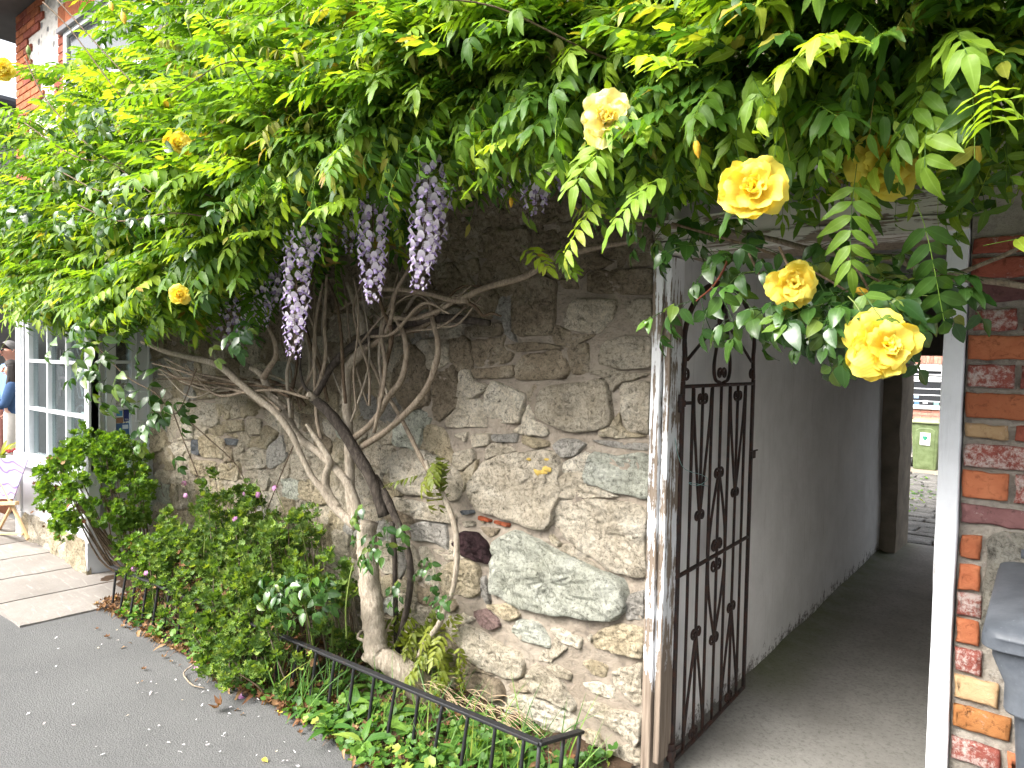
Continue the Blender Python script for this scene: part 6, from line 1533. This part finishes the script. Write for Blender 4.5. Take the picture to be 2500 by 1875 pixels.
# ================================================================== shrub beside the shop bay
SHC = np.array(atY(238, 1190, -.52))
shb = thing('shrub', 'dense rounded green shrub with brown woody base in front of the shop bay', 'shrub', (-4.95, -.3, 0))
base = np.array([-4.92, -.30, .0])
bushv = [lobed(300+i, rnd(.012, .017), 5, .5, .35, .14) for i in range(6)]
PB = []
for k in range(430):
    th, ph = rnd(0, 2*PI), math.acos(rnd(-.75, 1)); d = np.array([math.sin(ph)*math.cos(th), math.sin(ph)*math.sin(th), math.cos(ph)])
    f = 1+.22*noise.noise(Vector(tuple(d*2.2))); rr = np.array([.49, .31, .39])*f*(rnd(.78, 1.02)); c = SHC+d*rr
    for j in range(12):
        e = np.array([rnd(-1, 1), rnd(-1, 1), rnd(-.5, 1)]); e /= np.linalg.norm(e); PB.append((c+e*rnd(.006, .034), e*.6+d*.4, d+e*.8+np.array([0, 0, .3]), rnd(.75, 1.25), 1+.5*(d[1] < 0)))
# a low skirt of leaves trailing down to the railing
for k in range(46):
    t = random.random(); c = np.array(atY(rnd(270, 380)+30*t, 1310+95*t, -.5+rnd(-.06, .06)))
    for j in range(9):
        e = np.array([rnd(-1, 1), rnd(-1, 1), rnd(-.5, 1)]); e /= np.linalg.norm(e); PB.append((c+e*rnd(.006, .032), e, e+np.array([0, 0, .5]), rnd(.8, 1.2), 1))
foliage(shb, bushv, LF['bush'], PB, 299, 'leaf')
for k in range(34):
    th = rnd(0, 2*PI); d = np.array([math.cos(th)*.34, math.sin(th)*.22, rnd(-.16, .26)]); e = SHC+d
    b0 = base+np.array([rnd(-.05, .05), rnd(-.05, .05), 0]); md = b0*.55+e*.45+np.array([rnd(-.06, .06), rnd(-.05, .05), rnd(-.09, .02)])
    limb('branch', [b0, b0*.8+md*.2+np.array([0, 0, .05]), md, e], [.013, .009, .006, .003], M_TWIG, 5, .25, 5, parent=shb)
PDd = []
for k in range(26): PDd.append((SHC+np.array([rnd(-.4, .4), -.27+rnd(-.03, .06), rnd(-.3, .25)]), (rnd(-1, 1), -.5, rnd(-1, 1)), (rnd(-1, 1), -1, 1), rnd(.6, 1.0), 1))
foliage(shb, bushv, LF['dead'], PDd, 26, 'dead_leaf')

# ================================================================== scented pelargoniums filling the bed
TOPP = [(330, 1380), (365, 1250), (470, 1195), (560, 1175), (660, 1200), (760, 1180), (800, 1290), (850, 1420)]
tp_ = [atY(px, py, -.28) for px, py in TOPP]; TX = [p[0] for p in tp_]; TZ = [p[2] for p in tp_]
gerv = [lobed(400+i, rnd(.014, .022), 5, .55, .3, .18) for i in range(7)]
def pelargonium(label, x0, x1, nclump, seed, zmin=.06, y0=-.56, y1=-.10, sc=1.0, flowers=()):
    random.seed(seed); pl = thing('pelargonium', label, 'plant', ((x0+x1)/2, -.3, .03), 'pelargoniums in the bed'); P = []
    for k in range(nclump):
        x = rnd(x0, x1); y = rnd(y0, y1); ht = np.interp(x, TX, TZ)*(1-.75*min(1, abs((y+.26)/.42))**2.2)
        t = random.random()**.45; ht *= .80+.55*noise.noise(Vector((x*5.5, y*5.5, seed))); z = max(zmin, ht*t); y += -.05*(1-t)
        c = np.array([x, y, z]); d = np.array([rnd(-.6, .6), -.55+rnd(-.4, .4), .7]); d /= np.linalg.norm(d); s_ = rnd(.6, 1.3)*sc
        for j in range(16):
            e = np.array([rnd(-1, 1), rnd(-1, .6), rnd(-.4, 1)]); e /= np.linalg.norm(e); P.append((c+e*rnd(.01, .055), e+d*.3, d+e*.7+np.array([0, 0, .35]), s_*rnd(.7, 1.15), 1+.8*(y < -.35)))
        if k % 3 == 0:
            b0 = np.array([x+rnd(-.12, .12), y+.08, .03]); limb('stalk', [b0, (b0+c)/2+np.array([rnd(-.04, .04), rnd(-.03, .03), 0]), c], [.005, .004, .0025], random.choice([M_STEMG, M_TWIG, M_BARK3]), 5, .1, 4, parent=pl)
    foliage(pl, gerv, LF['ger'], P, 290, 'leaf')
    PDd = [(np.array([rnd(x0, x1), rnd(-.55, -.3), rnd(.08, .45)]), (rnd(-1, 1), -.6, -.4), (rnd(-1, 1), -1, .4), rnd(.8, 1.3), 1) for k in range(int(nclump*.3))]
    foliage(pl, gerv, LF['dead'], PDd, 60, 'dead_leaf')
    for (px, py, y) in flowers:
        c = np.array(atY(px, py, y)); o = bpy.data.objects.new('flower_head', None); COL.objects.link(o); o.parent = pl; o.location = Vector(c)-Vector(pl.location)
        for j in range(7):
            e = np.array([rnd(-1, 1), rnd(-1, .3), rnd(-.4, 1)]); e /= np.linalg.norm(e); LMh = LeafMesh()
            for q in range(5):
                V, F, A = leaflet(.013, .010, 4, .1, .1, .05, q); LMh.add(V @ (frame(e, (.3, .2, 1)) @ rotm('X', PI/2) @ rotm('Z', q*1.257) @ rotm('X', .35)).T+c+e*.017, F, A+np.array([0, 0, rnd(0, 1)]))
            V, F, A = LMh.done(); f_ = link('floret', npmesh('floret', V, F, LF['pink'], True, attr=A)); f_.parent = o; f_.matrix_parent_inverse = Matrix.Translation(-Vector(c))
        m = MB(); m.tube([c, c+np.array([0, .02, -.05]), c+np.array([.02, .05, -.14])], .0018, 5); s_ = m.build('flower_stalk', M_STEMG, None); s_.parent = o; s_.matrix_parent_inverse = Matrix.Translation(-Vector(c))
    return pl
pelargonium('pelargonium with pink flowers below the shrub, spilling through the end of the railing', -4.6, -3.85, 165, 11, flowers=[(328, 1388, -.58), (358, 1400, -.58), (380, 1346, -.5), (455, 1210, -.3)])
pelargonium('tall pale green pelargonium with pink flower heads against the stone wall', -3.9, -3.25, 165, 12, flowers=[(630, 1208, -.3), (672, 1192, -.28), (575, 1268, -.4), (600, 1205, -.2), (450, 1180, -.1)])
pelargonium('spreading pelargonium beside the wisteria trunk', -3.3, -2.75, 110, 13, flowers=[])
pelargonium('low pelargonium sprawling over the asphalt edge', -3.5, -2.9, 60, 14, y0=-.69, y1=-.55, zmin=.03, sc=.95, flowers=[(482, 1632, -.66), (590, 1700, -.66)])

# ================================================================== weeds, litter, petals
random.seed(21)
wv = [lobed(500+i, rnd(.014, .022), 4, .2, .12, .08) for i in range(5)]
P = []
for k in range(1500):
    x = rnd(-2.75, -1.36); e = bed_edge(x)*(1-max(0, x+1.62)*.5); y = rnd(e-.05, -.04)
    if abs(x+2.36) < .22 and y > -.36 and random.random() < .8: continue
    hgt = .03+.10*max(0, noise.noise(Vector((x*4, y*4, 3)))+.35); P.append((np.array([x, y, .02+rnd(0, hgt)]), (rnd(-1, 1), rnd(-1, .5), rnd(-.2, .5)), (rnd(-.6, .6), rnd(-.9, .2), 1), rnd(.7, 1.35), 1))
for k in range(380):
    x = rnd(-4.6, -2.7); P.append((np.array([x, bed_edge(x)+rnd(-.02, .14), .01+rnd(0, .06)]), (rnd(-1, 1), rnd(-1, .5), rnd(-.2, .5)), (rnd(-.6, .6), rnd(-.9, .2), 1), rnd(.7, 1.3), 1))
wd_ = thing('ground_weeds', 'mat of small round leaved weeds under the railing at the foot of the wall', 'weeds', (-2.0, -.3, 0))
foliage(wd_, wv, LF['weed'], P, 299, 'leaf')
lv = [simple_leaf(600+i, rnd(.08, .12), rnd(.028, .04), .25, .5, .12) for i in range(4)]; P = []
for k in range(26):
    x = rnd(-2.85, -1.45); y = rnd(-.6, -.15)
    if k > 20: x = rnd(-2.45, -2.2); y = rnd(-.62, -.35)
    for j in range(7): a = rnd(0, 2*PI); P.append((np.array([x, y, .04]), (math.cos(a), math.sin(a)-.2, rnd(.1, 1.0)), (0, -.3, 1), rnd(.6, 1.15), 1))
al = thing('broad_leaved_weeds', 'rosettes of longer bright green weed leaves growing through the railing', 'weeds', (-2.1, -.4, 0))
foliage(al, lv, LF['weed'], P, 200, 'leaf')
# long grass and straw
gv = [leaflet(rnd(.18, .28), .006, 6, .3, rnd(.3, 1.0), 0, i) for i in range(5)]; P = []
for k in range(230):
    if k < 120: x, y = rnd(-3.4, -2.6), rnd(-.6, -.35)
    else: x, y = rnd(-2.4, -1.35), rnd(-.5, -.06)
    P.append((np.array([x, y, .02]), (rnd(-.5, .5), rnd(-.7, .2), 1), (rnd(-1, 1), -1, .2), rnd(.5, 1.1), 1))
V, F, A = [], [], []
gr = foliage(thing('grass_tufts', 'thin grass blades and straw among the weeds by the railing', 'grass', (-2.6, -.4, 0)), gv, LF['weed'], P, 0, 'blade', 'grass_blades')
# dry stems heaped against the wall right of the trunk
dry = MB()
for k in range(70):
    p = np.array([rnd(-2.36, -1.85), rnd(-.22, -.05), rnd(.05, .14)]); a = rnd(-.6, .6); L = rnd(.1, .28); d = np.array([math.cos(a), rnd(-.5, .2), rnd(-.35, .25)]); dry.tube([p, p+d*L*.5+np.array([0, 0, .02]), p+d*L], .0016, 4, k=3)
tag(dry.build('straw', mat_plain('straw', (.36, .27, .17), .9, .3, 20), None, smooth=True), 'dry brown stalks heaped at the foot of the stone wall', 'straw', kind='stuff')
dl = [lobed(700+i, rnd(.012, .022), 4, .6, .5, .15) for i in range(5)]+[simple_leaf(720+i, rnd(.03, .05), rnd(.012, .02), .5, .9, .3) for i in range(4)]
P = []
for k in range(1300):
    x = rnd(-4.9, -1.4); e = bed_edge(x)*(1-max(0, x+1.62)*.5); y = e+abs(random.gauss(0, .16))-.03 if k % 4 else rnd(e, -.05)
    P.append((np.array([x, min(y, -.03), .012+.05*max(0, 1-abs(y/e))+rnd(0, .02)]), (rnd(-1, 1), rnd(-1, 1), rnd(-.3, .3)), (rnd(-.7, .7), rnd(-.7, .7), 1), rnd(.6, 1.3), 1))
for k in range(26):
    x = rnd(-4.9, -2.2); P.append((np.array([x, bed_edge(x)-abs(random.gauss(0, .12)), .006]), (rnd(-1, 1), rnd(-1, 1), 0), (0, 0, 1), rnd(.4, .8), 1))
lt = bpy.data.objects.new('leaf_litter', None); COL.objects.remove(lt) if lt.name in COL.objects else None; bpy.data.objects.remove(lt)
Vs, Fs, As, n = [], [], [], 0
for q in P:
    V, F, A = dl[random.randrange(len(dl))]; B = frame(q[1], q[2])*q[3]; Vs.append(V @ B.T+q[0]); Fs.append(F+n); a = A.copy(); a[:, 2] += random.random(); As.append(a); n += len(V)
tag(link('leaf_litter', npmesh('leaf_litter', np.vstack(Vs), np.vstack(Fs), LF['dead'], True, attr=np.vstack(As))), 'brown leaf litter along the edge of the bed', 'leaf litter', kind='stuff')
# fallen petals on the asphalt
b = NB('fallen_petal'); a = b.attr(); cc = b.ramp(a[2], [(0, (.72, .70, .68)), (.75, (.68, .64, .68)), (.9, (.60, .50, .30)), (1, (.62, .55, .66))]); b.pbr(cc, .7, None, .2); M_FP = b.done()
Vs, Fs, As, n = [], [], [], 0
for k in range(75):
    u_ = random.random()
    if u_ < .35: px, py = random.gauss(440, 90), random.gauss(1690, 55)
    elif u_ < .65: px, py = random.gauss(620, 110), random.gauss(1830, 40)
    else: px, py = rnd(60, 800), rnd(1530, 1875)
    p = at(px, py, 2, .004)
    if p[1] > bed_edge(p[0])-.01 or p[0] > -1.6: continue
    V, F, A = leaflet(rnd(.006, .02), rnd(.004, .011), 4, rnd(-.3, .6), rnd(-.3, .5), .3, k); B = frame((rnd(-1, 1), rnd(-1, 1), rnd(-.1, .1)), (rnd(-.4, .4), rnd(-.4, .4), 1)); Vs.append(V @ B.T+p+np.array([0, 0, .003])); Fs.append(F+n); A[:, 2] = random.random(); As.append(A); n += len(V)
tag(link('fallen_petals', npmesh('fallen_petals', np.vstack(Vs), np.vstack(Fs), M_FP, True, attr=np.vstack(As))), 'tiny pale petals scattered over the asphalt', 'petals', kind='stuff')
c = at(532, 1722, 2, .02); V, F, A = lobed(903, .028, 5, .9, .9, .2); B = frame((1, .3, .2), (.2, -.5, 1)); tag(link('dead_leaf', npmesh('dead_leaf', V @ B.T+c, F, LF['dead'], True, attr=A)), 'crumpled brown dead leaf lying on the asphalt', 'leaf')
c = at(640, 1852, 2, .006); V, F, A = leaflet(.03, .02, 5, .3, .2, .2, 5); B = frame((1, .2, 0), (.1, -.2, 1)); tag(link('fallen_petal', npmesh('fallen_petal', V @ B.T+c, F, M_ROSE, True, attr=A)), 'yellow rose petal lying on the asphalt', 'petal')
c = at(686, 1733, 2, .012); V, F, A = lobed(905, .018, 4, .2, .3, .05); B = frame((1, .2, 0), (.1, -.6, 1)); tag(link('fallen_leaf', npmesh('fallen_leaf', V @ B.T+c, F, M_ROSE, True, attr=A)), 'yellow fallen leaf at the edge of the bed', 'leaf')
m = MB(); m.tube([at(475, 1620, 2, .04), at(452, 1638, 2, .015), at(450, 1650, 2, .008), at(470, 1672, 2, .008), at(500, 1680, 2, .008)], [.004, .004, .004, .0035, .002], 6); tag(m.build('twig', M_BARK3, None, smooth=True), 'bent pale twig on the asphalt by the pelargonium', 'twig')
# moss and weeds in the courtyard joints
P = []
for k in range(520):
    y = rnd(6.5, 12.5); x = rnd(-2.4, -.9)
    if noise.noise(Vector((x*2.2, y*1.1, 6))) < .12: continue
    P.append((np.array([x, y, YD(y)+rnd(0, .03)]), (rnd(-1, 1), rnd(-1, 1), .3), (0, 0, 1), rnd(.8, 1.6), 1))
foliage(thing('courtyard_weeds', 'small green weeds in the joints of the courtyard paving', 'weeds', (-1.6, 9, -.2)), wv, LF['weed'], P, 0, 'leaf', 'weed_leaves')
print('objects', len(bpy.data.objects), 'tris', sum(len(m.polygons)*2 for m in bpy.data.meshes))
